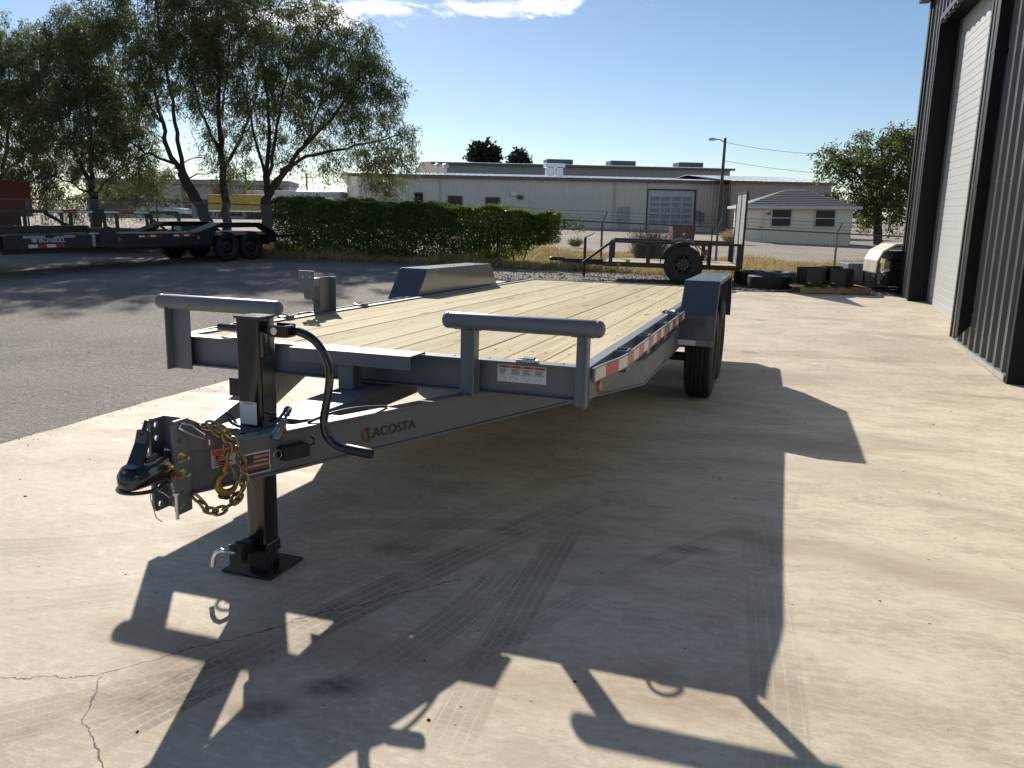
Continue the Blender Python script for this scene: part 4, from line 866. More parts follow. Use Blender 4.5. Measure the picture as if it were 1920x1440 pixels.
# ---------------------------------------------------------------- flatbed with side rail behind it
d=24.3
FB=root('rail_trailer',-12.9,d,'black flatbed trailer with red and white taped side rail behind the tilt trailer','trailer')
def fb(name,g,mat=None,par=None,**k): return obj(name,g,mat or IBM,par or FB,**k)
fb('side_rail',Geo().box(-6.5,1.9,0,.07,1.20,1.29),bevel=.004); fb('side_rail',Geo().box(-6.5,1.9,2.0,2.07,1.20,1.29),bevel=.004)
fb('deck',Geo().box(-6.5,2.4,.0,2.07,.66,.74),DRYWOOD); fb('frame',Geo().box(-6.5,2.4,-.03,-.001,.50,.76),bevel=.004)
for x in (-6.2,-4.9,-3.4,-2.0,-.6,.8,1.85): fb('rail_post',Geo().box(x,x+.09,.001,.069,.741,1.199)); fb('rail_post',Geo().box(x,x+.09,2.001,2.069,.741,1.199))
for x0 in (-4.1,-1.2,.5):
    for k in range(3): fb('reflective_tape',Geo().box(x0+k*.45,x0+k*.45+.449,-.006,-.001,1.215,1.275),(WHITETAPE,REDTAPE)[k%2])
fb('side_brace',Geo().tube([(-1.3,-.01,1.20),(-.5,-.01,.76)],.05,6)); fb('side_brace',Geo().tube([(1.75,-.01,1.20),(2.3,-.01,.76)],.04,6))
for x in (-3.6,-2.7): 
    w1=wheel(FB,(x,.16,.40),.40,.21,.23,-1); w1.rotation_euler=(0,0,R(90)); w2=wheel(FB,(x,1.9,.40),.40,.21,.23,1); w2.rotation_euler=(0,0,R(90))
fb('toolbox',Geo().box(2.45,3.3,.1,1.3,.55,.98),bevel=.01); fb('label_sheet',Geo().box(2.55,2.75,.093,.0995,.62,.90),pm('dull_label',(.4,.4,.4)))
# ---------------------------------------------------------------- red ribbed box trailer
RB=root('red_box_trailer',-19.9,28.5,'red ribbed high-sided box trailer at the far left edge','trailer'); RED=pm('red_enamel',(.17,.028,.024),.55,0,.15,4,dust=.08)
obj('side_wall',Geo().box(-4,1.6,0,.04,.95,2.22),RED,RB); obj('side_wall',Geo().box(-4,1.6,2.0,2.04,.95,2.22),RED,RB); obj('end_wall',Geo().box(1.56,1.6,.041,1.999,.95,2.22),RED,RB); obj('floor',Geo().box(-4,1.559,.041,1.999,.95,1.0),RED,RB); obj('top_rim',Geo().box(-4,1.62,-.05,-.001,2.14,2.24),RED,RB,bevel=.005); obj('chassis',Geo().box(-4.4,1.2,.3,1.7,.6,.949),IBM,RB)
for k in range(14): obj('side_rib',Geo().box(-3.9+k*.42,-3.82+k*.42,-.06,-.001,.95,2.139),RED,RB)
for x in (-2.2,-1.3): wheel(RB,(x,.12,.42),.42,.22,.24,-1,detail=False).rotation_euler=(0,0,R(90))

# ---------------------------------------------------------------- tyres, pallets, boxes, generator by the corner of the slab
def lying_tyre(x,y,z,tx,label):
    e=empty('loose_tyre',(x,y,gzf(x,y)+z),0,label,'tyre','tyres lying at the slab edge'); e.rotation_euler=(R(tx),0,random.random()*6)
    obj('tread',tyre_geo(.43,.24,.25),RUBBER,e,smooth=30).rotation_euler=(0,R(90),0); return e
lying_tyre(1.72,12.95,.125,0,'front worn truck tyre lying flat beside the timber pallet'); lying_tyre(1.42,13.75,.135,0,'rear worn truck tyre half hidden behind another tyre')
t_=lying_tyre(1.78,13.9,.13,2,'far tyre lying behind the front truck tyre')
PALW=pm('pallet_timber',(.30,.19,.10),.85,0,.35,8,.3,50)
def pallet(x,y,rz,w,dp,label):
    e=empty('timber_pallet',(x,y,gzf(x,y)-.01),rz,label,'pallet','pallets by the building corner')
    for k in range(3): obj('bearer',Geo().box(-w/2,w/2,-dp/2+k*(dp-.09)/2,-dp/2+.09+k*(dp-.09)/2,.021,.105),PALW,e)
    n=6
    for k in range(n): obj('top_board',Geo().box(-w/2+k*(w-.12)/(n-1),-w/2+.12+k*(w-.12)/(n-1),-dp/2-.005,dp/2+.005,.1055,.126),PALW,e)
    for k in range(3): obj('bottom_board',Geo().box(-w/2+k*(w-.12)/2,-w/2+.12+k*(w-.12)/2,-dp/2-.003,dp/2+.003,0.0,.0205),PALW,e)
    return e
pallet(2.72,12.62,R(18),1.25,1.0,'brown timber pallet carrying three black steel boxes')
pallet(3.35,13.9,R(18),.9,.8,'small pallet with grey unit behind the generator')
def obox(x,y,z,rz,w,dp,h,label):
    e=empty('steel_box',(x,y,z),rz,label,'box','black steel boxes on the pallet'); t=.012; c=.12
    out=[(-w/2,-dp/2),(w/2-c,-dp/2),(w/2,-dp/2+c),(w/2,dp/2),(-w/2,dp/2)]
    for i in range(5):
        a=Vector((*out[i],0)); b_=Vector((*out[(i+1)%5],0)); n=(b_-a).cross(Vector((0,0,1))).normalized()*-t
        obj('box_side',Geo().add([tuple(p) for p in (a,b_,b_+n,a+n)]+[(p.x,p.y,h) for p in (a,b_,b_+n,a+n)],[(0,3,2,1),(4,5,6,7),(0,1,5,4),(1,2,6,5),(2,3,7,6),(3,0,4,7)]),BLACKM,e)
    obj('box_floor',Geo().prism(out,0,.01,'z'),BLACKM,e); obj('box_label',Geo().box(-w/2+.05,-w/2+.09,-dp/2-.004,-dp/2-.0005,.05,.065),WHITE,e); return e
pz_=gzf(2.7,12.6)+.117
obox(2.46,12.50,pz_,R(24),.44,.40,.33,'black open steel box at the left end of the pallet'); obox(2.98,12.62,pz_,R(-8),.40,.42,.31,'black open steel box at the right end of the pallet'); obox(2.82,12.98,pz_,R(18),.40,.26,.33,'black open steel box at the back of the pallet')
off=empty('timber_offcut',(2.19,12.18,gzf(2.2,12.2)+.115),R(30),'short pale timber offcut on the left end of the pallet','timber'); obj('board',Geo().box(-.10,.10,-.09,.09,0,.03),pm('fresh_pine',(.55,.43,.24),.7),off)
GU=empty('grey_unit',(3.35,13.9,gzf(3.35,13.9)+.117),R(18),'grey slatted cooling unit on the small pallet','unit')
obj('case',Geo().box(-.3,.3,-.25,.25,0,.36),pm('grey_case',(.25,.27,.29),.5),GU,bevel=.01)
for k in range(9): obj('slat',Geo().box(-.28,.28,-.262,-.2505,.03+k*.036,.052+k*.036),pm('grey_slat',(.33,.35,.37),.5),GU)
GN=empty('generator',(3.80,12.95,gzf(3.8,12.95)),R(14),'black engine generator with cream hood and arched frame beside the building corner','generator')
ar=smooth_path([(-.33,0,.05),(-.34,0,.30),(-.32,0,.58),(-.24,0,.74),(-.05,0,.86),(.30,0,.88),(.5,0,.86),(.52,0,.4),(.52,0,.05)],4)
for y in (-.30,.30): obj('frame_arch',Geo().tube([(x,y,z) for x,_,z in ar],.024,8),BLACKM,GN,smooth=50)
obj('skid',Geo().tube([(-.33,-.3,.05),(.52,-.3,.05)],.024,8),BLACKM,GN); obj('skid',Geo().tube([(-.33,.3,.05),(.52,.3,.05)],.024,8),BLACKM,GN)
hp_=[(-.365,.38),(-.355,.60),(-.27,.77),(-.06,.895),(.32,.915),(.54,.90)]; obj('hood',Geo().prism(hp_+[(x+.02,z-.03) for x,z in hp_[::-1]],-.33,.33,'y'),pm('cream_hood',(.62,.56,.44),.45),GN,bevel=.004)
obj('engine_block',Geo().box(-.12,.38,-.2,.2,.12,.40).box(-.05,.28,-.15,.15,.401,.60),BLACKM,GN,bevel=.02); obj('fuel_tank',Geo().box(-.10,.40,-.24,.24,.61,.76),IBM,GN,bevel=.03); obj('muffler',Geo().tube([(-.2,-.12,.3),(-.2,.18,.3)],.07,12),ZINC,GN,smooth=40); obj('side_panel',Geo().box(-.30,-.26,-.26,.26,.30,.55),pm('grey_case',(.25,.27,.29)),GN); obj('warning_label',Geo().box(-.3045,-.3005,-.12,.02,.36,.52),pm('pink_label',(.6,.3,.28),.5),GN)
# rope lying on the gravel
rp=smooth_path([(-4.2,15.2,0),(-3.7,15.0,0),(-3.2,15.1,0),(-2.8,14.6,0),(-2.4,14.2,0),(-2.0,14.1,0),(-1.5,13.8,0)],5)
tag(obj('rope',Geo().tube([(x,y,gzf(x,y)+.008) for x,y,_ in rp],.012,6),pm('pale_rope',(.45,.38,.28),.9),smooth=True),'pale frayed rope lying on dark gravel near the utility trailer','rope')

# ================================================================ chain-link fence
FL=[(-34.0,17.9),(-20,17.7),(-11.6,17.55),(-8.6,17.45),(-5.6,17.7),(-2.75,18.1),(.25,18.7),(3.25,19.3),(6.2,19.9),(9.2,20.5)]
def fpt(i,t): a,b_=FL[i],FL[i+1]; return (a[0]+(b_[0]-a[0])*t,a[1]+(b_[1]-a[1])*t)
FPTS=[]
for i in range(len(FL)-1):
    L_=math.dist(FL[i],FL[i+1]); n=max(1,round(L_/3.0))
    for k in range(n): FPTS.append(fpt(i,k/n))
FPTS.append(FL[-1]); GALV=pm('weathered_galvanised',(.30,.30,.30),.5,.6,.2,6); GALVD=pm('dark_galvanised',(.16,.16,.16),.55,.5,.2,6)
FN=empty('chain_link_fence',(FPTS[0][0],FPTS[0][1],gzf(*FPTS[0])),0,'long chain-link fence with barbed wire strands behind the lot','fence'); fo=FN.location.copy()
def fp(name,g,mat,**k): g.v=[(x-fo.x,y-fo.y,z-fo.z) for x,y,z in g.v]; return obj(name,g,mat,FN,**k)
def fh(x): return float(np.interp(x,[-20,-9,-3,4],[1.55,1.42,1.30,1.30]))
for x,y in FPTS:
    z=gzf(x,y); h=fh(x); fp('post',Geo().tube([(x,y,z-.1),(x,y,z+h+.02)],.030,8),GALV if x>1 else GALVD,smooth=50)
    if x>-5: fp('barb_arm',Geo().tube([(x,y,z+h),(x+.10,y+.12,z+h+.27)],.020,6),GALVD)
for (a,b_) in zip(FPTS[:-1],FPTS[1:]):
    za,zb_=gzf(*a)+fh(a[0]),gzf(*b_)+fh(b_[0]); fp('top_rail',Geo().tube([(*a,za),(*b_,zb_)],.021,6),GALVD)
    if a[0]>-6:
        for k in range(3):
            o=.035+.04*k; hh=.09+.09*k; m=((a[0]+b_[0])/2+o,(a[1]+b_[1])/2+o,(za+zb_)/2+hh-.02); fp('barbed_wire',Geo().tube([(a[0]+o,a[1]+o,za+hh),m,(b_[0]+o,b_[1]+o,zb_+hh)],.004,4),GALVD)
g=Geo()
for (a,b_) in zip(FPTS[:-1],FPTS[1:]):
    if a[0]<-24: continue
    L_=math.dist(a,b_); ha,hb=fh(a[0]),fh(b_[0]); za,zb_=gzf(*a)+.03,gzf(*b_)+.03; pitch=.085; h=(ha+hb)/2-.03
    def Q(s,z): t=s/L_; return (a[0]+(b_[0]-a[0])*t,a[1]+(b_[1]-a[1])*t,za+(zb_-za)*t+z)
    for s in (1,-1):
        k=-int(h/pitch)
        while k*pitch<L_:
            s0,s1=k*pitch,k*pitch+h; z0,z1=0,h
            if s0<0: z0=-s0; s0=0
            if s1>L_: z1=h-(s1-L_); s1=L_
            if s1>s0+.01:
                p,q=(Q(s0,z0),Q(s1,z1)) if s>0 else (Q(s0,h-z0),Q(s1,h-z1))
                P_=Vector(p);Q2=Vector(q); dr=(Q2-P_).normalized(); nn=Vector((-(b_[1]-a[1]),b_[0]-a[0],0)).normalized(); sd_=dr.cross(nn)*.0019; nn=nn*.0019
                g.add([P_+sd_,P_-sd_,P_+nn,Q2+sd_,Q2-sd_,Q2+nn],[(0,1,4,3),(1,2,5,4),(2,0,3,5)])
            k+=1
g.v=[(p[0]-fo.x,p[1]-fo.y,p[2]-fo.z) for p in g.v]
tag(obj('chain_link_mesh',g,pm('mesh_wire',(.36,.36,.36),.5,.5,.1),FN,fix=False),kind='stuff')
# ================================================================ far buildings
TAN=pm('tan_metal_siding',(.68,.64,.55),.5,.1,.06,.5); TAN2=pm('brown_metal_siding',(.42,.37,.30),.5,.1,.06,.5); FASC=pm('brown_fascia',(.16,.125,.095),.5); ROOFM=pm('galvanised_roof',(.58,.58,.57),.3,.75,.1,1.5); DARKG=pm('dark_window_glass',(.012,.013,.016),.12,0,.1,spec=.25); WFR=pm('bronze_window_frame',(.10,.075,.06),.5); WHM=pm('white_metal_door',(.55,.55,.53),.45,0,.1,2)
def rib_sheet(x0,x1,z0,z1,y=0,pitch=.30,dp=.035):
    n=max(1,round((x1-x0)/pitch)); p=(x1-x0)/n; pts=[]
    for k in range(n): a=x0+k*p; pts+=[(a,y),(a+p*.55,y),(a+p*.65,y-dp),(a+p*.9,y-dp)]
    pts.append((x1,y)); m=len(pts); return Geo().add([(u,v,z0) for u,v in pts]+[(u,v,z1) for u,v in pts],[(i,i+1,m+i+1,m+i) for i in range(m-1)])
def seam_roof(x0,x1,y0,z0,y1,z1,pitch=.6,seam=.05):
    g=Geo().add([(x0,y0,z0),(x1,y0,z0),(x1,y1,z1),(x0,y1,z1)],[(0,1,2,3)]); n=round((x1-x0)/pitch)
    for k in range(n+1):
        x=x0+k*(x1-x0)/n; g.add([(x-.03,y0,z0+.001),(x+.03,y0,z0+.001),(x+.03,y1,z1+.001),(x-.03,y1,z1+.001),(x-.012,y0,z0+seam),(x+.012,y0,z0+seam),(x+.012,y1,z1+seam),(x-.012,y1,z1+seam)],[(4,5,6,7),(0,4,7,3),(5,1,2,6),(0,1,5,4)])
    return g
def far_root(name,ua,da,ub,db,label,cat,group=None):          # root at the left front corner, local x runs along the front wall
    a=Vector(sv(ua,da)); b_=Vector(sv(ub,db)); e=empty(name,(a.x,a.y,0),math.atan2(b_.y-a.y,b_.x-a.x),label,cat,group); return e,(b_-a).length
def win(par,x0,x1,z0,z1,y,frame=None,glass=None,mull=0):
    f=obj('window',Geo().box(x0-.08,x1+.08,y-.075,y-.04,z0-.08,z0).box(x0-.08,x1+.08,y-.075,y-.04,z1,z1+.08).box(x0-.08,x0,y-.075,y-.04,z0+.0,z1).box(x1,x1+.08,y-.075,y-.04,z0,z1),frame or WFR,par)
    obj('pane',Geo().box(x0+.001,x1-.001,y-.055,y-.03,z0+.001,z1-.001),glass or DARKG,f)
    if mull: obj('sash_bar',Geo().box(x0+.002,x1-.002,y-.07,y-.056,(z0+z1)/2-.03,(z0+z1)/2+.03),frame or WFR,f)
    return f
zb_=-.6
MB_,Lm=far_root('tan_warehouse',-13.2,68.5,20.9,76.9,'long low tan metal warehouse with white overhead door beyond the fence','building')
EZ=4.35
n=12; op=(24.9,28.9)
def scx(px): return px                                         # metres along the front
wl_=[0]+[Lm*k/n for k in range(1,n)]+[Lm]
X=lambda px:(px-675)/(1350-675)*Lm*(1.0+.0) if 0 else None
def along(px):                                               # front-wall position of a horizontal bearing
    t=(px-960)/1472.46; a=Vector((-13.2,68.5)); b_=Vector((20.9,76.9)); dv=b_-a; k=(t*(a.y*.977+.28)-a.x)/(dv.x-t*dv.y*.977); return k*Lm
segs=[0,along(822),along(978),along(1146),along(1207)]
for i in range(4):
    a,b_=segs[i],segs[i+1]; m=max(1,round((b_-a)/3.0))
    for k in range(m): obj('wall_panel',rib_sheet(a+(b_-a)*k/m,a+(b_-a)*(k+1)/m,zb_,EZ),TAN,MB_,fix=False)
d0,d1=along(1209),along(1296)
obj('wall_panel',rib_sheet(d0-.02,d1+.02,3.62,EZ),TAN,MB_,fix=False); obj('wall_panel',rib_sheet(d1+.02,Lm,zb_,EZ),TAN,MB_,fix=False)
for px in (822,1146): obj('downspout',Geo().box(along(px)-.06,along(px)+.06,-.13,-.04,zb_,EZ-.1),pm('pale_downspout',(.5,.49,.46),.5),MB_)
obj('fascia',Geo().box(-.8,Lm+.3,-.35,-.20,EZ-.10,EZ+.18),FASC,MB_); obj('soffit',Geo().box(-.8,Lm+.3,-.199,-.001,EZ-.02,EZ+.05),FASC,MB_)
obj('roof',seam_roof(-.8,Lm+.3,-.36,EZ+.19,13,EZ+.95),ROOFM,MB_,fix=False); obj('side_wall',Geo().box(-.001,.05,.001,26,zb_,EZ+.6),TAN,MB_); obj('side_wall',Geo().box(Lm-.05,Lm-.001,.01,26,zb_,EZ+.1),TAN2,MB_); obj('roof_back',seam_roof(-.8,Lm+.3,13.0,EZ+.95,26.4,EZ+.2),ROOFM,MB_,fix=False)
# overhead door: frame, glazed sections
od=obj('overhead_door',Geo().box(d0-.12,d0,-.10,.05,zb_,3.72).box(d1,d1+.12,-.10,.05,zb_,3.72).box(d0,d1,-.10,.05,3.62,3.72),WFR,MB_)
for k in range(8): obj('door_section',Geo().box(d0+.01,d1-.01,.02,.06,zb_+.525*k,zb_+.515+.525*k),WHM,od)
FROST=pm('frosted_pane',(.30,.31,.34),.4,0,.35,3)
for r_ in range(5):
    for c_ in range(4): x=d0+.25+c_*(d1-d0-.4)/4; obj('door_pane',Geo().box(x,x+(d1-d0)/4-.25,.0,.0195,.52+r_*.53,.90+r_*.53),FROST,od)
pd0,pd1=along(1153),along(1176); pdr=obj('side_door',Geo().box(pd0,pd1,-.09,-.04,zb_,2.05),pm('tan_door',(.42,.40,.36),.5),MB_); obj('handle',Geo().box(pd0+.1,pd0+.2,-.12,-.0905,.75,.85),WFR,pdr)
for a,b_,z0,z1 in ((776,789,1.9,2.95),(838,862,1.75,2.72),(908,932,1.70,2.65)): win(MB_,along(a),along(b_),z0,z1,0)
for px,z in ((958,3.0),(971,2.7)): obj('wall_lamp',Geo().box(along(px)-.25,along(px)+.25,-.30,-.04,z-.12,z+.22),(WHITE,WFR)[px==971],MB_)
for px,z in ((1302,1.4),(1310,1.2)): obj('meter_box',Geo().box(along(px)-.2,along(px)+.2,-.25,-.04,z-.5,z+.4),pm('grey_case',(.25,.27,.29)),MB_)
for px in (1056,1074):
    x=along(px); v_=obj('roof_vent',Geo().box(x-.35,x+.35,5.0,5.7,EZ+.45,EZ+1.35).box(x-.5,x+.5,4.85,5.85,EZ+1.351,EZ+1.75),ZINC,MB_,bevel=.03)
for px in (828,843): x=along(px); obj('roof_vent',Geo().lathe([(EZ+.3,.12),(EZ+1.0,.12),(EZ+1.02,.3),(EZ+1.25,.25),(EZ+1.35,.05)],10,'z',(x,3,0)),ZINC,MB_,smooth=40)
# wing to the right
WG,Lw=far_root('tan_wing',19.6,73.2,29.6,75.5,'brown metal wing with bright seamed roof joined to the warehouse','building')
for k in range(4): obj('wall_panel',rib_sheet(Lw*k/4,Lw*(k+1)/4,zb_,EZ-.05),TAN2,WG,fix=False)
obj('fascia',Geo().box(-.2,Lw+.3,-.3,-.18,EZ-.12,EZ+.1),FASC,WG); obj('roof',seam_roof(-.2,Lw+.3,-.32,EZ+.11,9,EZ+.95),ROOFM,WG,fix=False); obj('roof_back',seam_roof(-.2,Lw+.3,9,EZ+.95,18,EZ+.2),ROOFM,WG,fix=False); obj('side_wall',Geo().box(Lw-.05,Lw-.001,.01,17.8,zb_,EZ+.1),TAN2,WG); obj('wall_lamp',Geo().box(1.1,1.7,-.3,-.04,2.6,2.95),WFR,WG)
obj('side_post',Geo().box(-.19,-.02,-.12,.0,zb_,EZ-.121),FASC,WG)
# taller hall behind
HB,Lh=far_root('tall_hall',-8.4,97,27.6,104,'taller tan metal hall rising behind the long warehouse','building')
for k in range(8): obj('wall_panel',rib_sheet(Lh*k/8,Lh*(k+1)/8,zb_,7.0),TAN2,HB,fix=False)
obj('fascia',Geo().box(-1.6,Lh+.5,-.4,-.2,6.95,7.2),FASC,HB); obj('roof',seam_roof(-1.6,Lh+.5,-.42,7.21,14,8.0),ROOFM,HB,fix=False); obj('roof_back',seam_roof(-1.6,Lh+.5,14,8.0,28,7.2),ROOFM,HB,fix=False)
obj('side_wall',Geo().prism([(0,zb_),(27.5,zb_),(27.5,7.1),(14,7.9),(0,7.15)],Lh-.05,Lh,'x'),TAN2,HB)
for t in (.37,.60,.855): obj('roof_unit',Geo().box(Lh*t,Lh*t+3.4,4.0,6.2,7.4,8.15),pm('grey_roof_unit',(.16,.18,.20),.5),HB,bevel=.05)
# small white house with hip roof
HS,Ls=far_root('white_house',15.75,54.4,22.55,53.5,'small white house with grey hip roof and two windows','house'); HW=pm('cream_white_paint',(.84,.74,.57),.7,0,.06,1.5); SH=pm('grey_shingle',(.20,.19,.18),.85,0,.3,6,.5,9); HT=pm('white_trim',(.62,.60,.55),.6)
ev=2.02; dpt=6.0
obj('wall',Geo().box(0,Ls,0,.15,-.65,ev),HW,HS); obj('wall',Geo().box(0,.15,.151,dpt,-.65,ev),HW,HS); obj('wall',Geo().box(Ls-.15,Ls,.151,dpt,-.65,ev),HW,HS); obj('wall',Geo().box(.151,Ls-.151,dpt-.15,dpt-.001,-.65,ev),HW,HS)
o=.42; zr_=ev+1.2
rf=obj('roof',Geo().add([(-o,-o,ev),(Ls+o,-o,ev),(Ls+o,dpt+o,ev),(-o,dpt+o,ev),(3.1,dpt/2,zr_),(Ls-2.6,dpt/2,zr_)],[(0,1,5,4),(1,2,5),(2,3,4,5),(3,0,4),(0,3,2,1)]),SH,HS)
for k in range(9):
    t=(k+.5)/9.5; zz=ev+1.2*t; xa=-o+(3.1+o)*t; xb=Ls+o+(-2.6-o)*t; yy=-o+(dpt/2+o)*t; obj('shingle_course',Geo().box(xa+.05,xb-.05,yy-.02,yy+.08,zz-.012,zz+.022),SH,rf)
obj('fascia',Geo().box(-o-.02,Ls+o+.02,-o-.05,-o-.001,ev-.16,ev+.03),HT,HS); obj('fascia',Geo().box(Ls+o+.001,Ls+o+.05,-o,dpt+o,ev-.16,ev+.03),HT,HS); obj('fascia',Geo().box(-o-.05,-o-.001,-o,dpt+o,ev-.16,ev+.03),HT,HS)
sx_=Ls/(1590-1393)
for a,b_ in ((1441,1476),(1522,1557)): win(HS,(a-1393)*sx_,(b_-1393)*sx_,.72,1.78,0,HT,DARKG,1)
hd_=obj('door',Geo().box(.08,1.05,-.05,-.002,-.40,1.72),HW,HS); obj('door_frame',Geo().box(.0,.08,-.07,-.001,-.4,1.80).box(1.05,1.13,-.07,-.001,-.4,1.80).box(.08,1.05,-.07,-.001,1.72,1.80),HT,HS); obj('handle',Geo().box(.92,1.0,-.09,-.0505,.55,.63),WFR,hd_); obj('step',Geo().box(-.2,1.4,-1.0,-.08,-.75,-.42),pm('step_concrete',(.35,.33,.3),.8),HS); obj('porch_lamp',Geo().box(1.35,1.5,-.2,-.002,1.45,1.6),WFR,HS)
# ---------------------------------------------------------------- street lamp and wires
x,y=sv(17.6,69); LP=empty('street_lamp',(x,y,gzf(x,y)-.05),RZ,'tall thin brown light pole with cobra-head lamp by the warehouse','lamp'); PB=pm('brown_pole',(.09,.06,.045),.7)
obj('pole',Geo().tube([(0,0,0),(.12,0,8.0)],[.16,.11],10),PB,LP,smooth=50); obj('arm',Geo().tube([(.10,0,7.6),(-.25,0,7.85),(-.7,0,7.9)],.04,6),PB,LP,smooth=50); obj('lamp_head',Geo().loft([[(xx,w*math.cos(a),7.88+h*math.sin(a)) for a in [2*math.pi*i/10 for i in range(10)]] for xx,w,h in ((-.62,.08,.06),(-.85,.17,.12),(-1.15,.17,.12),(-1.28,.06,.05))]),WHM,LP,smooth=50)
for k,(z0,z1,uu) in enumerate(((7.6,6.3,26.5),(6.1,4.6,30.0))):
    x1,y1=sv(uu,66.0); a=Vector((x+.1,y,gzf(x,y)+z0)); b_=Vector((x1,y1,z1)); pts=[]
    for i in range(13): t=i/12; p=a.lerp(b_,t); p.z-=.5*4*t*(1-t)*.5; pts.append(tuple(p))
    tag(obj('power_wire',Geo().tube(pts,.014,4),INK),('upper thin wire running from the light pole to the tree','lower thin wire below the one from the lamp top')[k],'wire','overhead wires')
# ---------------------------------------------------------------- rusty bin
BN=root('rusty_bin',9.6,45.5,'square rusty brown bin standing beyond the fence','bin'); RU=pm('rust_brown',(.13,.065,.04),.8,0,.3,5)
obj('body',Geo().loft([[(-.62,-.5,-.02),(.55,-.5,-.02),(.55,.5,-.02),(-.62,.5,-.02)],[(-.68,-.55,1.0),(.62,-.55,.92),(.62,.55,.92),(-.68,.55,1.0)]]),RU,BN,bevel=.02); obj('lid',Geo().prism([(-.72,1.01),(.66,.93),(.70,.97),(-.72,1.06)],-.6,.6,'y'),RU,BN); obj('plate',Geo().box(-.1,.02,-.57,-.545,.45,.58),WHITE,BN)
# ---------------------------------------------------------------- far left: white store building, pickup, box trailers, trucks
FW=pm('far_white_wall',(.60,.60,.58),.6); BRK=pm('red_brick_pier',(.26,.10,.07),.85,0,.25,3)
SB,Lb=far_root('store_building',-62,118,-34,122,'low white building with red brick piers beyond the road','building')
obj('wall',Geo().box(0,Lb,0,10,-.3,5.0),FW,SB); obj('roof_band',Geo().box(-.3,Lb+.3,-1.6,10.2,5.001,5.7),pm('grey_band',(.3,.3,.3),.6),SB)
for k in range(7): obj('brick_pier',Geo().box(k*4.4,k*4.4+.9,-1.5,-.6,-.3,5.0),BRK,SB)
for k in range(6): win(SB,k*4.4+1.6,k*4.4+3.6,.6,2.8,0,WFR,DARKG)
PU=root('pickup_truck',-42.3,97,'white pickup truck parked in front of the brick-piered building','pickup',dz=.25); PW_=pm('white_car_paint',(.62,.63,.65),.2,0,.05,3,coat=.5)
obj('body',Geo().prism([(-2.9,.45),(2.85,.45),(2.9,.85),(2.75,1.05),(1.55,1.12),(-2.9,1.12)],-.95,.95,'y'),PW_,PU,bevel=.04); obj('cab',Geo().prism([(-.75,1.121),(1.5,1.121),(.85,1.80),(.6,1.86),(-.55,1.86),(-.72,1.75)],-.85,.85,'y'),PW_,PU,bevel=.05)
for s in (-1,1): obj('side_window',Geo().prism([(-.55,1.2),(1.15,1.2),(.75,1.72),(-.50,1.72)],*sorted((s*.851,s*.862)),'y'),DARKG,PU)
obj('windscreen',Geo().add([(1.47,-.75,1.17),(1.47,.75,1.17),(.90,.7,1.76),(.90,-.7,1.76)],[(0,1,2,3)]).xf(Matrix.Translation((.012,0,.012))),DARKG,PU); obj('bumper',Geo().box(2.9,3.02,-.9,.9,.45,.75),ZINC,PU); obj('bumper',Geo().box(-3.05,-2.92,-.9,.9,.45,.65),ZINC,PU); obj('bed_liner',Geo().box(-2.8,-.85,-.80,.80,1.10,1.125),INK,PU)
for s in (-1,1): obj('headlight',Geo().box(2.86,2.92,s*.75-.13,s*.75+.13,.80,.98),CHROME,PU); obj('mirror',Geo().box(.95,1.12,*sorted((s*.87,s*1.1)),1.2,1.4),INK,PU)
for xx in (-1.85,1.9):
    for yy,s in ((-.85,-1),(.85,1)): wheel(PU,(xx,yy,.38),.38,.23,.25,s,detail=False).rotation_euler=(0,0,R(90))
def boxtrailer(u,d,L_,h,mat,label,group,rz=0):
    e=root('box_trailer',u,d,label,'box trailer',group,rz); obj('box',Geo().box(-L_/2,L_/2,0,2.5,1.0,h),mat,e,bevel=.05); obj('lower_rail',Geo().box(-L_/2,L_/2,-.03,-.001,.95,1.15),ZINC,e)
    for k in range(int(L_/1.2)): obj('side_post',Geo().box(-L_/2+.3+k*1.2,-L_/2+.36+k*1.2,-.02,-.001,1.151,h-.15),mat,e)
    obj('landing_gear',Geo().box(-L_/2+1.5,-L_/2+1.7,.4,.6,0,1.0),INK,e)
    for xx in (L_/2-2.4,L_/2-1.1): wheel(e,(xx,.2,.5),.5,.28,.28,-1,detail=False).rotation_euler=(0,0,R(90))
YEL=pm('yellow_panel',(.55,.36,.04),.5); 
boxtrailer(-38.6,112,8.0,3.3,YEL,'yellow box trailer among the trunks beyond the hedge','far box trailers')
boxtrailer(-26.5,104,10.0,3.7,FW,'long white box trailer beyond the hedge, between trunk and warehouse','far box trailers')
boxtrailer(-34.4,117,9.0,4.0,FW,'white box trailer behind the yellow one','far box trailers')
def truck(u,d,col,label):
    e=root('box_truck',u,d,label,'truck','far trucks by the warehouse'); m=pm('truck_'+col,(.6,.6,.58) if col=='white' else (.6,.3,.03),.4)
    obj('cab',Geo().prism([(-1.1,.6),(1.1,.6),(1.1,2.3),(.95,2.6),(-.95,2.6),(-1.1,2.3)],-1.6,.4,'y'),PW_,e,bevel=.06); obj('windscreen',Geo().box(-.95,.95,-1.625,-1.602,1.5,2.25),DARKG,e); obj('grille',Geo().box(-.8,.8,-1.63,-1.602,.75,1.25),INK,e); obj('cargo_box',Geo().box(-1.25,1.25,.45,6.5,.8,3.3),m,e,bevel=.04)
    for s in (-1,1): obj('headlight',Geo().box(s*.85-.15,s*.85+.15,-1.63,-1.602,.8,1.05),CHROME,e); obj('mirror',Geo().box(*sorted((s*1.12,s*1.35)),-1.5,-1.4,1.5,2.1),INK,e)
    for xx in (-.9,.9):
        for yy in (-.8,4.8): wheel(e,(xx,yy,.45),.45,.25,.28,1 if xx>0 else -1,detail=False)
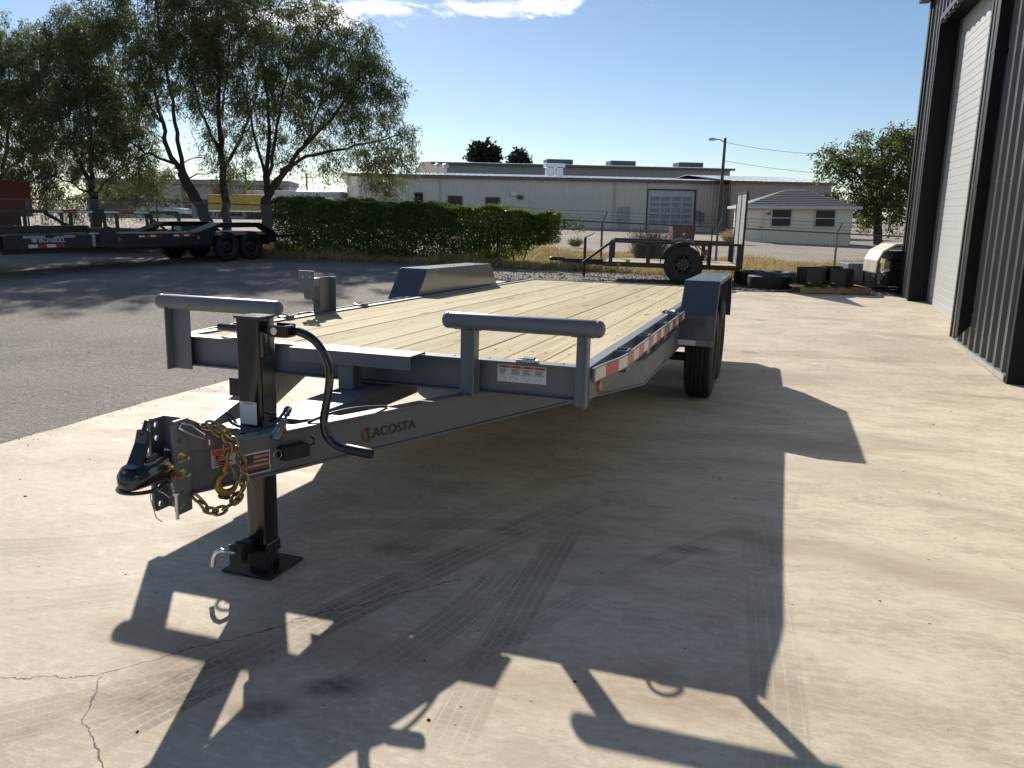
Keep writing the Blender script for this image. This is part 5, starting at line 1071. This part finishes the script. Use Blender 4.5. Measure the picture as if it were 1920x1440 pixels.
truck(-23.3,90,'white','white box truck left of the warehouse corner, further from it'); truck(-20.7,90,'white','white box truck second from the warehouse corner'); truck(-18.6,92,'orange','orange box truck half hidden by the warehouse corner')
FBd,Lq=far_root('distant_shed',-70,190,-20,196,'distant low grey sheds on the horizon at left','shed'); obj('wall',Geo().box(0,Lq,0,12,-.3,4.6),pm('hazy_grey_wall',(.45,.46,.47),.7),FBd); obj('roof',Geo().prism([(-1,4.61),(6,6.2),(13,4.61)],-.5,Lq+.5,'x'),ROOFM,FBd)
for k in range(8): obj('bay_door',Geo().box(4+k*6,7+k*6,-.06,-.001,-.2,3.2),FW,FBd)
for k,(u,hh) in enumerate(((-46,9.5),(-41,8.5),(-53,9))):
    e=root('utility_pole',u,160,('leftmost far utility pole on the horizon','rightmost far utility pole on the horizon right of the trunks','far utility pole between two others')[(2,1,0)[k] if k!=1 else 1],'pole','far utility poles'); obj('mast',Geo().tube([(0,0,0),(0,0,hh)],.16,6),PB,e); obj('crossarm',Geo().box(-1.2,1.2,-.08,.08,hh-.9,hh-.75),PB,e)
# ================================================================ vegetation
def leaf_mat(name,c1,c2,trans=.45,rough=.5):
    b=NB(name); v=b.tc.outputs['Object']; n=b.noise(v,1.1,3,.6); n2=b.noise(v,9,2,.6)
    c=b.mix(b.ramp(n,.35,.68),c1,c2); c=b.mix(b.ramp(n2,.5,.75,0,.4),c,tuple(x*1.25 for x in c2)); b.col(c); b.rough(rough); b.p.inputs['Specular IOR Level'].default_value=.3
    t=b.n('ShaderNodeBsdfTranslucent'); b.l(c,t.inputs['Color']); ms=b.n('ShaderNodeMixShader'); ms.inputs[0].default_value=trans; b.l(b.p.outputs[0],ms.inputs[1]); b.l(t.outputs[0],ms.inputs[2]); b.l(ms.outputs[0],b.out.inputs['Surface']); return b.m
BARK=pm('mesquite_bark',(.036,.028,.023),.9,0,.35,9,.6,30)
MESQ=leaf_mat('mesquite_leaf',(.105,.135,.055),(.165,.195,.085),.5)
def quads(P,A,B):                                            # centres/roots P, half-axes: P..P+A long, +-B wide -> tapered leaf (4 verts)
    n=len(P); V=np.empty((n,4,3)); V[:,0]=P; V[:,1]=P+A*.45+B; V[:,2]=P+A; V[:,3]=P+A*.45-B
    me_v=V.reshape(-1,3); f=np.arange(n*4).reshape(-1,4); return me_v,f
def leaf_mesh(name,V,Fq,mat):
    me=bpy.data.meshes.new(name); me.vertices.add(len(V)); me.vertices.foreach_set('co',V.ravel()); me.loops.add(Fq.size); me.loops.foreach_set('vertex_index',Fq.ravel().astype(np.int32)); me.polygons.add(len(Fq)); me.polygons.foreach_set('loop_start',np.arange(0,Fq.size,4,dtype=np.int32)); me.update(); me.validate(); me.materials.append(mat); return me
def unit(v): return v/np.maximum(np.linalg.norm(v,axis=-1,keepdims=True),1e-9)
def tree(name,label,u,d,limbs,blobs,ncl,seed,leafmat,leaf=(.19,.0165),per=80,droop=.75,spread=.48,group=None,bark=None,base_r=.17,fill=.35,rz=0):
    rng=np.random.default_rng(seed); e=root(name,u,d,label,'tree',group)
    nodes=[];rad=[];wood=Geo()
    for pts,r0,r1 in limbs:
        pp=smooth_path([tuple(p) for p in pts],5); m=len(pp); jit=rng.normal(0,.03,(m,3)); pp=[np.array(p)+jit[i]*(1 if 0<i else 0) for i,p in enumerate(pp)]
        rr=[r0+(r1-r0)*(i/(m-1))**.8 for i in range(m)]; wood.tube([tuple(p) for p in pp],rr,8)
        for p,r in zip(pp,rr): nodes.append(p); rad.append(r)
    # cluster centres in the blobs, denser towards the shell
    C_=[]; tot=sum(b[3]*b[4]*b[5] for b in blobs)
    for cu,cd,cz_,ru,rd,rz_ in blobs:
        k=int(ncl*ru*rd*rz_/tot)+1; dirs=unit(rng.normal(size=(k,3))); rr=rng.random(k)**fill; C_.append(np.array([cu,cd,cz_])+dirs*rr[:,None]*np.array([ru,rd,rz_])*(1+.10*rng.normal(size=(k,1))))
    C_=np.concatenate(C_); C_=C_[C_[:,2]>1.0]
    nd=np.array(nodes); dist=np.array([np.min(np.linalg.norm(nd-c,axis=1)) for c in C_]); C_=C_[np.argsort(dist)]
    nodes=list(nd); ends=[]
    for c in C_:
        N_=np.array(nodes); dv=np.linalg.norm(N_-c,axis=1)+.9*np.maximum(0,N_[:,2]-c[2]+.15); j=int(np.argmin(dv)); a=N_[j]; L=np.linalg.norm(c-a)
        if L<.05: continue
        mid=(a+c)/2+np.array([0,0,.16*L])+rng.normal(0,.06*L,3); r0=min(rad[j]*.75,.010+.016*L); pts=[]
        for t in (0,.25,.5,.75,1.0): p=(1-t)**2*a+2*t*(1-t)*mid+t*t*c; pts.append(p+(rng.normal(0,.025,3) if 0<t<1 else 0))
        rr=[r0*(1-t*.72) for t in (0,.25,.5,.75,1)]; wood.tube([tuple(p) for p in pts],rr,5,caps=False)
        for p,r in zip(pts[1:],rr[1:]): nodes.append(p); rad.append(r)
        ends.append((c,unit(c-mid)))
    obj('trunk',wood,bark or BARK,e,smooth=60,fix=False)
    P=[];A=[];B=[]
    for c,dr in ends:
        nt=6
        for q in range(nt):
            td=unit(dr*.6+rng.normal(0,.75,3)); tl=rng.uniform(.5,1.0)*spread*1.8; k=per//nt; t=rng.random(k)[:,None]
            pos=c+td*t*tl+np.array([0,0,-1])*(t*t)*tl*droop+rng.normal(0,spread*.16,(k,3))
            ld=unit(rng.normal(0,.7,(k,3))+np.array([0,0,-droop*1.25])+td*.3); L=leaf[0]*rng.uniform(.6,1.3,(k,1)); wv=unit(np.cross(ld,rng.normal(size=(k,3)))); P.append(pos);A.append(ld*L);B.append(wv*leaf[1]*rng.uniform(.7,1.3,(k,1)))
    P=np.concatenate(P);A=np.concatenate(A);B=np.concatenate(B); V,Fq=quads(P,A,B); o=bpy.data.objects.new('crown',leaf_mesh('crown',V,Fq,leafmat)); link(o,e); return e
S_=.0216                                                    # metres per unit used to lay out the limbs of the tree row
def LU(px0,pts,base=465): return [((px-px0)*S_,dd,(base-py)*S_) for px,py,dd in pts]
def BL(px0,bl,base=465): return [((px-px0)*S_,dd,(base-py)*S_,ru*S_,rd,rz*S_) for px,py,dd,ru,rd,rz in bl]
TRD=31.5
def uof(px,d): return (px-960)/1472.46*(d*.977+.28)
G_='row of feathery trees behind the parked trailers'
tree('mesquite_tree','rightmost big feathery tree of the row, trunk forking low behind the hedge',uof(502,TRD),TRD,
 [(LU(502,[(502,470,0),(500,420,0),(503,388,0)]),.26,.20),(LU(502,[(503,390,0),(502,340,.1),(508,280,.3),(505,200,.4),(498,120,.3)]),.13,.03),(LU(502,[(503,390,0),(530,350,-.1),(575,300,-.3),(640,240,-.5),(690,170,-.5)]),.14,.03),
  (LU(502,[(515,372,0),(560,320,.3),(630,300,.6),(700,285,.8),(745,270,.8)]),.09,.02),(LU(502,[(504,375,0),(525,300,-.4),(550,210,-.8),(580,110,-1.0)]),.09,.02),(LU(502,[(503,350,0),(480,280,.4),(465,200,.8),(450,120,1.0)]),.07,.02),(LU(502,[(575,300,-.3),(600,230,.2),(620,150,.6),(640,90,.8)]),.05,.02)],
 BL(502,[(600,160,0,120,2.4,105),(520,90,0,110,2.2,75),(690,235,0,70,1.8,80),(730,290,0,42,1.3,58),(560,220,0,120,2.0,60),(655,140,0,75,2.0,70),(725,215,.2,40,1.2,60),(705,330,0,38,1.2,34),(660,300,.6,60,1.2,34),(560,300,1.0,75,1.3,32),(470,270,1.0,60,1.3,40),(708,352,.2,42,1.2,36),(738,325,0,34,1.0,40),(640,330,.8,50,1.1,26)]),400,11,MESQ,group=G_,per=145)
tree('mesquite_tree','upright middle tree of the row with a straight dark trunk',uof(425,TRD+1),TRD+1,
 [(LU(425,[(426,470,0),(424,400,0),(424,330,0),(420,250,.1),(424,150,.2),(430,50,.2)]),.22,.03),(LU(425,[(424,335,0),(450,290,.2),(480,220,.5),(498,130,.6)]),.09,.02),(LU(425,[(422,310,0),(400,250,-.2),(385,170,-.5),(380,80,-.6)]),.08,.02),(LU(425,[(421,260,.1),(445,190,-.4),(465,100,-.6)]),.05,.02)],
 BL(425,[(430,80,0,105,2.2,85),(470,170,0,70,1.8,80),(395,150,0,80,2.0,90),(400,40,0,100,1.9,60),(430,290,.8,55,1.2,50),(455,340,1.2,40,1.0,30)]),260,12,MESQ,group=G_,per=145)
tree('mesquite_tree','leaning tree of the row, trunk slanting up to the left above the tilt trailer',uof(402,TRD-.6),TRD-.6,
 [(LU(402,[(402,470,0),(385,420,0),(362,375,0),(350,345,0)]),.24,.18),(LU(402,[(352,350,0),(330,310,0),(318,250,.2),(300,180,.4),(280,100,.5)]),.12,.03),(LU(402,[(358,365,0),(352,310,-.1),(348,230,-.3),(345,150,-.5),(340,70,-.6)]),.11,.03),(LU(402,[(345,335,0),(310,320,-.2),(280,300,-.5),(235,260,-.8)]),.07,.02),(LU(402,[(318,260,.2),(270,210,.7),(215,150,1.0)]),.06,.02)],
 BL(402,[(310,110,0,110,2.3,95),(235,140,0,90,2.0,90),(350,190,0,80,1.9,80),(245,265,0,75,1.6,60),(330,40,0,100,2.0,60),(280,330,.4,55,1.4,40),(395,330,1.2,45,1.2,40)]),270,13,MESQ,group=G_,per=145)
tree('mesquite_tree','bushy low-branching tree left of the leaning trunk',uof(182,TRD+.5),TRD+.5,
 [(LU(182,[(180,470,0),(182,410,0),(180,375,0)]),.22,.16),(LU(182,[(181,380,0),(160,330,.1),(130,270,.3),(105,190,.5)]),.10,.02),(LU(182,[(180,375,0),(190,310,-.2),(200,230,-.5),(210,140,-.7)]),.10,.02),(LU(182,[(182,390,0),(215,350,.2),(255,320,.5),(290,300,.7)]),.06,.02),(LU(182,[(180,385,0),(150,365,-.4),(115,345,-.8)]),.05,.02)],
 BL(182,[(175,210,0,105,2.2,100),(110,190,0,80,1.9,80),(225,250,0,85,1.9,75),(250,320,0,55,1.4,42),(120,310,0,80,1.6,55),(190,120,0,80,1.8,60),(210,350,.6,75,1.4,30),(90,350,.4,70,1.4,32),(150,385,1.0,90,1.2,26),(265,375,1.4,45,1.2,26),(200,395,1.8,90,1.2,22),(100,395,1.6,90,1.2,24)]),470,14,MESQ,group=G_,per=145)
tree('mesquite_tree','leftmost tree of the row, its crown cut by the photo edge',uof(10,TRD+1.5),TRD+1.5,
 [(LU(10,[(12,470,0),(10,400,0),(15,350,0)]),.22,.15),(LU(10,[(14,355,0),(30,290,.1),(40,210,.3),(45,120,.4)]),.10,.02),(LU(10,[(12,370,0),(-20,300,-.2),(-40,220,-.4),(-60,130,-.5)]),.10,.02),(LU(10,[(14,345,0),(60,310,.3),(90,280,.5)]),.06,.02)],
 BL(10,[(10,190,0,110,2.2,105),(60,270,0,80,1.8,70),(-70,210,0,80,2.0,90),(40,120,0,70,1.8,60),(20,330,0,70,1.5,40),(30,370,.4,70,1.3,28),(60,395,1.2,70,1.2,26)]),330,15,MESQ,group=G_,per=145)
# broad-leaved tree by the house
OAK=leaf_mat('elm_leaf',(.085,.115,.032),(.15,.18,.055),.48)
S2=.0385
def LU2(pts): return [((px-1640)*S2,dd,(462-py)*S2) for px,py,dd in pts]
def BL2(bl): return [((px-1640)*S2,dd,(462-py)*S2,ru*S2,rd,rz*S2) for px,py,dd,ru,rd,rz in bl]
tree('elm_tree','round leafy tree beside the white house, against the dark building',uof(1640,57),57,
 [(LU2([(1645,470,0),(1640,420,0),(1636,385,0)]),.35,.25),(LU2([(1636,390,0),(1610,350,.3),(1575,315,.5),(1545,295,.6)]),.16,.04),(LU2([(1636,388,0),(1638,330,-.4),(1625,290,-.6),(1625,262,-.7)]),.16,.04),(LU2([(1638,392,0),(1670,345,.4),(1690,300,.6),(1705,270,.7)]),.14,.04),(LU2([(1636,385,0),(1600,375,-.6),(1570,370,-1.0)]),.1,.03)],
 BL2([(1620,320,0,75,3.0,52),(1560,310,0,48,2.2,35),(1680,320,0,70,3.0,60),(1650,390,0,75,2.8,52),(1600,375,0,50,2.4,42),(1635,272,0,40,2.0,24),(1700,285,0,45,2.2,32),(1715,380,0,60,2.6,60)]),330,21,OAK,leaf=(.24,.050),per=85,droop=.25,spread=.62,fill=.4)
# rounded trees behind the warehouse
PINE=leaf_mat('far_conifer',(.028,.040,.016),(.05,.06,.022),.2)
S3=.085
for k,(px,ww,tp,lb) in enumerate(((903,22,283,'dark rounded treetop showing above the warehouse roof'),(968,13,300,'smaller dark treetop right of the rounded one above the roof'))):
    bs=417; tree('far_tree',lb,uof(px,124),124,[([(0,0,0),(0,0,(bs-tp)*S3*.6),(0,0,(bs-tp)*S3*.9)],.3,.08)],[(0,0,(bs-tp-14)*S3,ww*S3,2.2,14*S3),(-.5*ww*S3,0,(bs-tp-20)*S3,ww*.5*S3,1.8,10*S3),(.7*ww*S3,0,(bs-tp-22)*S3,ww*.4*S3,1.6,8*S3)],90,31+k,PINE,leaf=(.5,.16),per=90,droop=.1,spread=.8,fill=.5,group='treetops above the warehouse')
# ---------------------------------------------------------------- clipped hedge along the fence
def hedge():
    x0,y0=-9,17.4; e=empty('hedge',(x0,y0,gzf(x0,y0)),0,'long clipped green hedge growing through the chain-link fence','hedge'); rng=np.random.default_rng(5)
    n=88000; s=rng.random(n*2); xx=-12.5+s*8.5; yc=np.interp(xx,[p[0] for p in FL],[p[1] for p in FL]); t=(xx+17.5)/13.3
    zt=np.interp(xx,[-17.5,-12.5,-9,-6,-4.0],[1.72,1.68,1.62,1.56,1.46])+.05*np.sin(xx*3.1)+.04*np.sin(xx*7.7+1)
    zbt=np.interp(xx,[-17.5,-13,-9,-5.8,-4.8,-4.0],[.10,.10,.06,.06,.28,.85])+.10*np.sin(xx*2.3+.6)+.08*np.sin(xx*5.1)
    dep=rng.choice([-1,1],n*2)*(.62*rng.random(n*2)**.45); w=rng.random(n*2); top=rng.random(n*2)<.16
    z=np.where(top,zt-.10*rng.random(n*2)**2,zbt+(zt-zbt)*w**.85); yy=yc+dep*(1-.10*rng.random(n*2))
    # gaps: drop leaves where a slow lattice of noise is low, more so near the bottom
    nz=(np.sin(xx*5.3+z*4.1)+np.sin(xx*9.1-z*7.3+2)+np.sin(xx*2.1+z*11.7+dep*6))/3; keep=(nz>-.42-.5*(z-zbt)/(zt-zbt))&(rng.random(n*2)<np.clip(.62+1.2*(z-zbt)/(zt-zbt),0,1)); idx=np.where(keep)[0][:n]
    P=np.stack([xx,yy,z+gz(xx,yy)],1)[idx]; k=len(P); spk=rng.random(k)<.03; P[:,2]+=np.where(spk&top[idx],.12*rng.random(k),0)
    d_=unit(rng.normal(size=(k,3))+np.array([0,0,.25])); L=rng.uniform(.045,.085,(k,1)); B_=unit(np.cross(d_,rng.normal(size=(k,3))))*rng.uniform(.014,.026,(k,1)); P=P-np.array([x0,y0,gzf(x0,y0)])
    # trailing shoots at the right end
    m=500; tt=rng.random(m); Pe=np.stack([-4.5+tt*1.3,18.0+rng.normal(0,.12,m),1.28+.10*rng.normal(size=m)-.12*tt+gzf(-4,18)],1)-np.array([x0,y0,gzf(x0,y0)]); de=unit(rng.normal(size=(m,3))); P=np.concatenate([P,Pe]); d_=np.concatenate([d_,de]); L=np.concatenate([L,rng.uniform(.05,.09,(m,1))]); B_=np.concatenate([B_,unit(np.cross(de,rng.normal(size=(m,3))))*.02])
    V,Fq=quads(P,d_*L,B_); o=bpy.data.objects.new('foliage',leaf_mesh('foliage',V,Fq,leaf_mat('hedge_leaf',(.10,.165,.028),(.175,.235,.048),.48))); link(o,e)
    for i in range(60):
        g=Geo()
        x=rng.uniform(-12.3,-5.0); y=float(np.interp(x,[p[0] for p in FL],[p[1] for p in FL]))+rng.normal(0,.15); z=gzf(x,y); pts=[(x,y,z)]
        for q in range(5): pts.append((pts[-1][0]+rng.normal(0,.09),pts[-1][1]+rng.normal(0,.08),pts[-1][2]+.26))
        g.tube([(a-x0,b_-y0,c-gzf(x0,y0)) for a,b_,c in pts],[.022,.018,.014,.010,.008,.005],5,caps=False); obj('stem',g,BARK,e,fix=False)
hedge()
# ---------------------------------------------------------------- dry grass, weeds, gravel
def grass(name,n,xr,yf,hr,mat,seed,dens=None):
    rng=np.random.default_rng(seed); x=rng.uniform(*xr,n*2); lo,hi=yf(x); y=lo+(hi-lo)*rng.random(n*2); cl=(np.sin(x*3.3+y*2.1)+np.sin(x*1.1-y*4.3+1)+np.sin(x*7.1+y*5.9))/3; keep=rng.random(n*2)<np.clip(.55+.6*cl,0.05,1); x=x[keep][:n];y=y[keep][:n]; k=len(x)
    h=rng.uniform(*hr,k)*(.7+.4*np.clip(np.sin(x*1.7)+.4,0,1)); P=np.stack([x,y,gz(x,y)-.035],1); lean=rng.normal(0,.32,(k,3)); lean[:,2]=1; d_=unit(lean+np.array([.10,0,0])); B_=unit(np.cross(d_,rng.normal(size=(k,3))))*rng.uniform(.007,.015,(k,1))
    V,Fq=quads(P,d_*h[:,None],B_); V=V.reshape(-1,4,3); V[:,2]+=np.stack([rng.normal(0,.08,k),rng.normal(0,.08,k),-.06*np.ones(k)],1); o=bpy.data.objects.new(name,leaf_mesh(name,V.reshape(-1,3),Fq,mat)); link(o); tag(o,kind='stuff'); return o
STRAW=leaf_mat('dry_straw',(.44,.33,.14),(.60,.48,.23),.35,.7); GREENG=leaf_mat('weed_green',(.16,.17,.05),(.24,.23,.08),.35,.7)
fy=lambda x: np.interp(x,[p[0] for p in FL],[p[1] for p in FL])
tag(grass('dry_grass',62000,(-24,9),lambda x:(lot_edge(x)-.15,fy(x)+1.6),(.18,.48),STRAW,41),'pale dry grass along the foot of the fence','grass')
tag(grass('green_weeds',9000,(-20,9),lambda x:(lot_edge(x)+.2,fy(x)+3.0),(.10,.30),GREENG,42),'thin green weeds among the dry grass by the fence','grass')
tag(grass('field_grass',46000,(-8,12),lambda x:(fy(x)+.5,fy(x)+9+0*x),(.18,.46),STRAW,43),'sparse dry tufts on the dirt beyond the fence','grass')
tag(grass('yard_grass',5000,(-26,-12),lambda x:(17.6+0*x,24+0*x),(.12,.35),GREENG,45),'mixed grass below the trees behind the trailers','grass')
# dry twiggy bush behind the utility trailer and straw tuft by the house
def twig_bush(name,label,x,y,h,r,n,mat,seed,w=.004):
    rng=np.random.default_rng(seed); e=empty(name,(x,y,gzf(x,y)),0,label,'bush'); a=rng.random(n)*6.28; P=np.stack([np.cos(a)*r*.25*rng.random(n),np.sin(a)*r*.25*rng.random(n),np.zeros(n)],1); d_=unit(np.stack([np.cos(a)*.5*rng.random(n)*r/h*1.8,np.sin(a)*.5*rng.random(n)*r/h*1.8,np.ones(n)],1)); L=h*rng.uniform(.45,1.05,(n,1)); B_=unit(np.cross(d_,rng.normal(size=(n,3))))*w
    P2=P+d_*L*rng.uniform(.3,.9,(n,1)); d2=unit(d_+rng.normal(0,.7,(n,3))); L2=L*.35; V,Fq=quads(np.concatenate([P,P2]),np.concatenate([d_*L,d2*L2]),np.concatenate([B_,unit(np.cross(d2,rng.normal(size=(n,3))))*w])); o=bpy.data.objects.new('twigs',leaf_mesh('twigs',V,Fq,mat)); link(o,e); return e
TWIG=leaf_mat('dry_twig',(.16,.11,.075),(.22,.16,.11),.1,.9)
twig_bush('dry_bush','brown leafless bush growing at the fence behind the utility trailer',-1.55,18.75,1.25,.75,1500,TWIG,51,.006); twig_bush('straw_tuft','bright straw tuft beside the house end of the warehouse',*sv(13.2,48),.9,1.4,500,STRAW,52,.02); twig_bush('field_tuft','pale grass tuft on the dirt right of the hedge end',*sv(2.8,36),.5,.7,300,GREENG,53,.012)
# loose stones on the asphalt and grit on the slab
def pebbles(name,n,gen,sz,mat,seed):
    rng=np.random.default_rng(seed); x,y=gen(rng,n); s=rng.uniform(*sz,n)*(rng.random(n)**1.5+.35); base=np.array([(1,0,0),(0,1,0),(-1,0,0),(0,-1,0),(0,0,.7),(0,0,-.6)]); F_=[(0,1,4),(1,2,4),(2,3,4),(3,0,4),(1,0,5),(2,1,5),(3,2,5),(0,3,5)]
    V=base[None]*s[:,None,None]*rng.uniform(.6,1.3,(n,6,1)); a=rng.random(n)*6.28; c,s_=np.cos(a),np.sin(a); X_=V[...,0]*c[:,None]-V[...,1]*s_[:,None]; Y_=V[...,0]*s_[:,None]+V[...,1]*c[:,None]; V=np.stack([X_+x[:,None],Y_+y[:,None],V[...,2]+(gz(x,y)+s*.2)[:,None]],-1)
    me=bpy.data.meshes.new(name); f=(np.array(F_)[None]+6*np.arange(n)[:,None,None]).reshape(-1,3); me.from_pydata(V.reshape(-1,3).tolist(),[],f.tolist()); me.materials.append(mat); o=bpy.data.objects.new(name,me); link(o); tag(o,kind='stuff'); return o
STONE=pm('loose_stone',(.27,.245,.215),.9,0,.75,23)
def ga(rng,n): x=rng.uniform(-12,-2.75,n); y=rng.uniform(-.5,11,n); return x-.09*(y),y
tag(pebbles('loose_gravel',7000,ga,(.002,.007),STONE,61),'loose small stones scattered over the asphalt','gravel')
def gs(rng,n): x=rng.uniform(-2.6,3.8,n); y=rng.uniform(-2.4,9,n); return x,y
tag(pebbles('slab_grit',260,gs,(.003,.007),pm('dark_grit',(.05,.045,.04),.9),62),'dark grit specks on the concrete slab','grit')
def gg(rng,n): x=rng.uniform(-6,8,n); y=np.where(rng.random(n)<.7,12.3+rng.random(n)*3.6,12.2+rng.random(n)*.4); return x,y
tag(pebbles('edge_gravel',9000,gg,(.010,.026),STONE,63),'dark gravel between the slab and the fence','gravel')

def ge(rng,n): y=rng.uniform(-1.5,11.5,n); return -2.57-.09*(y-.15)+rng.normal(0,.10,n)+.02,y
tag(pebbles('spilled_gravel',1500,ge,(.002,.006),STONE,64),'small stones spilled along the left edge of the slab','gravel')
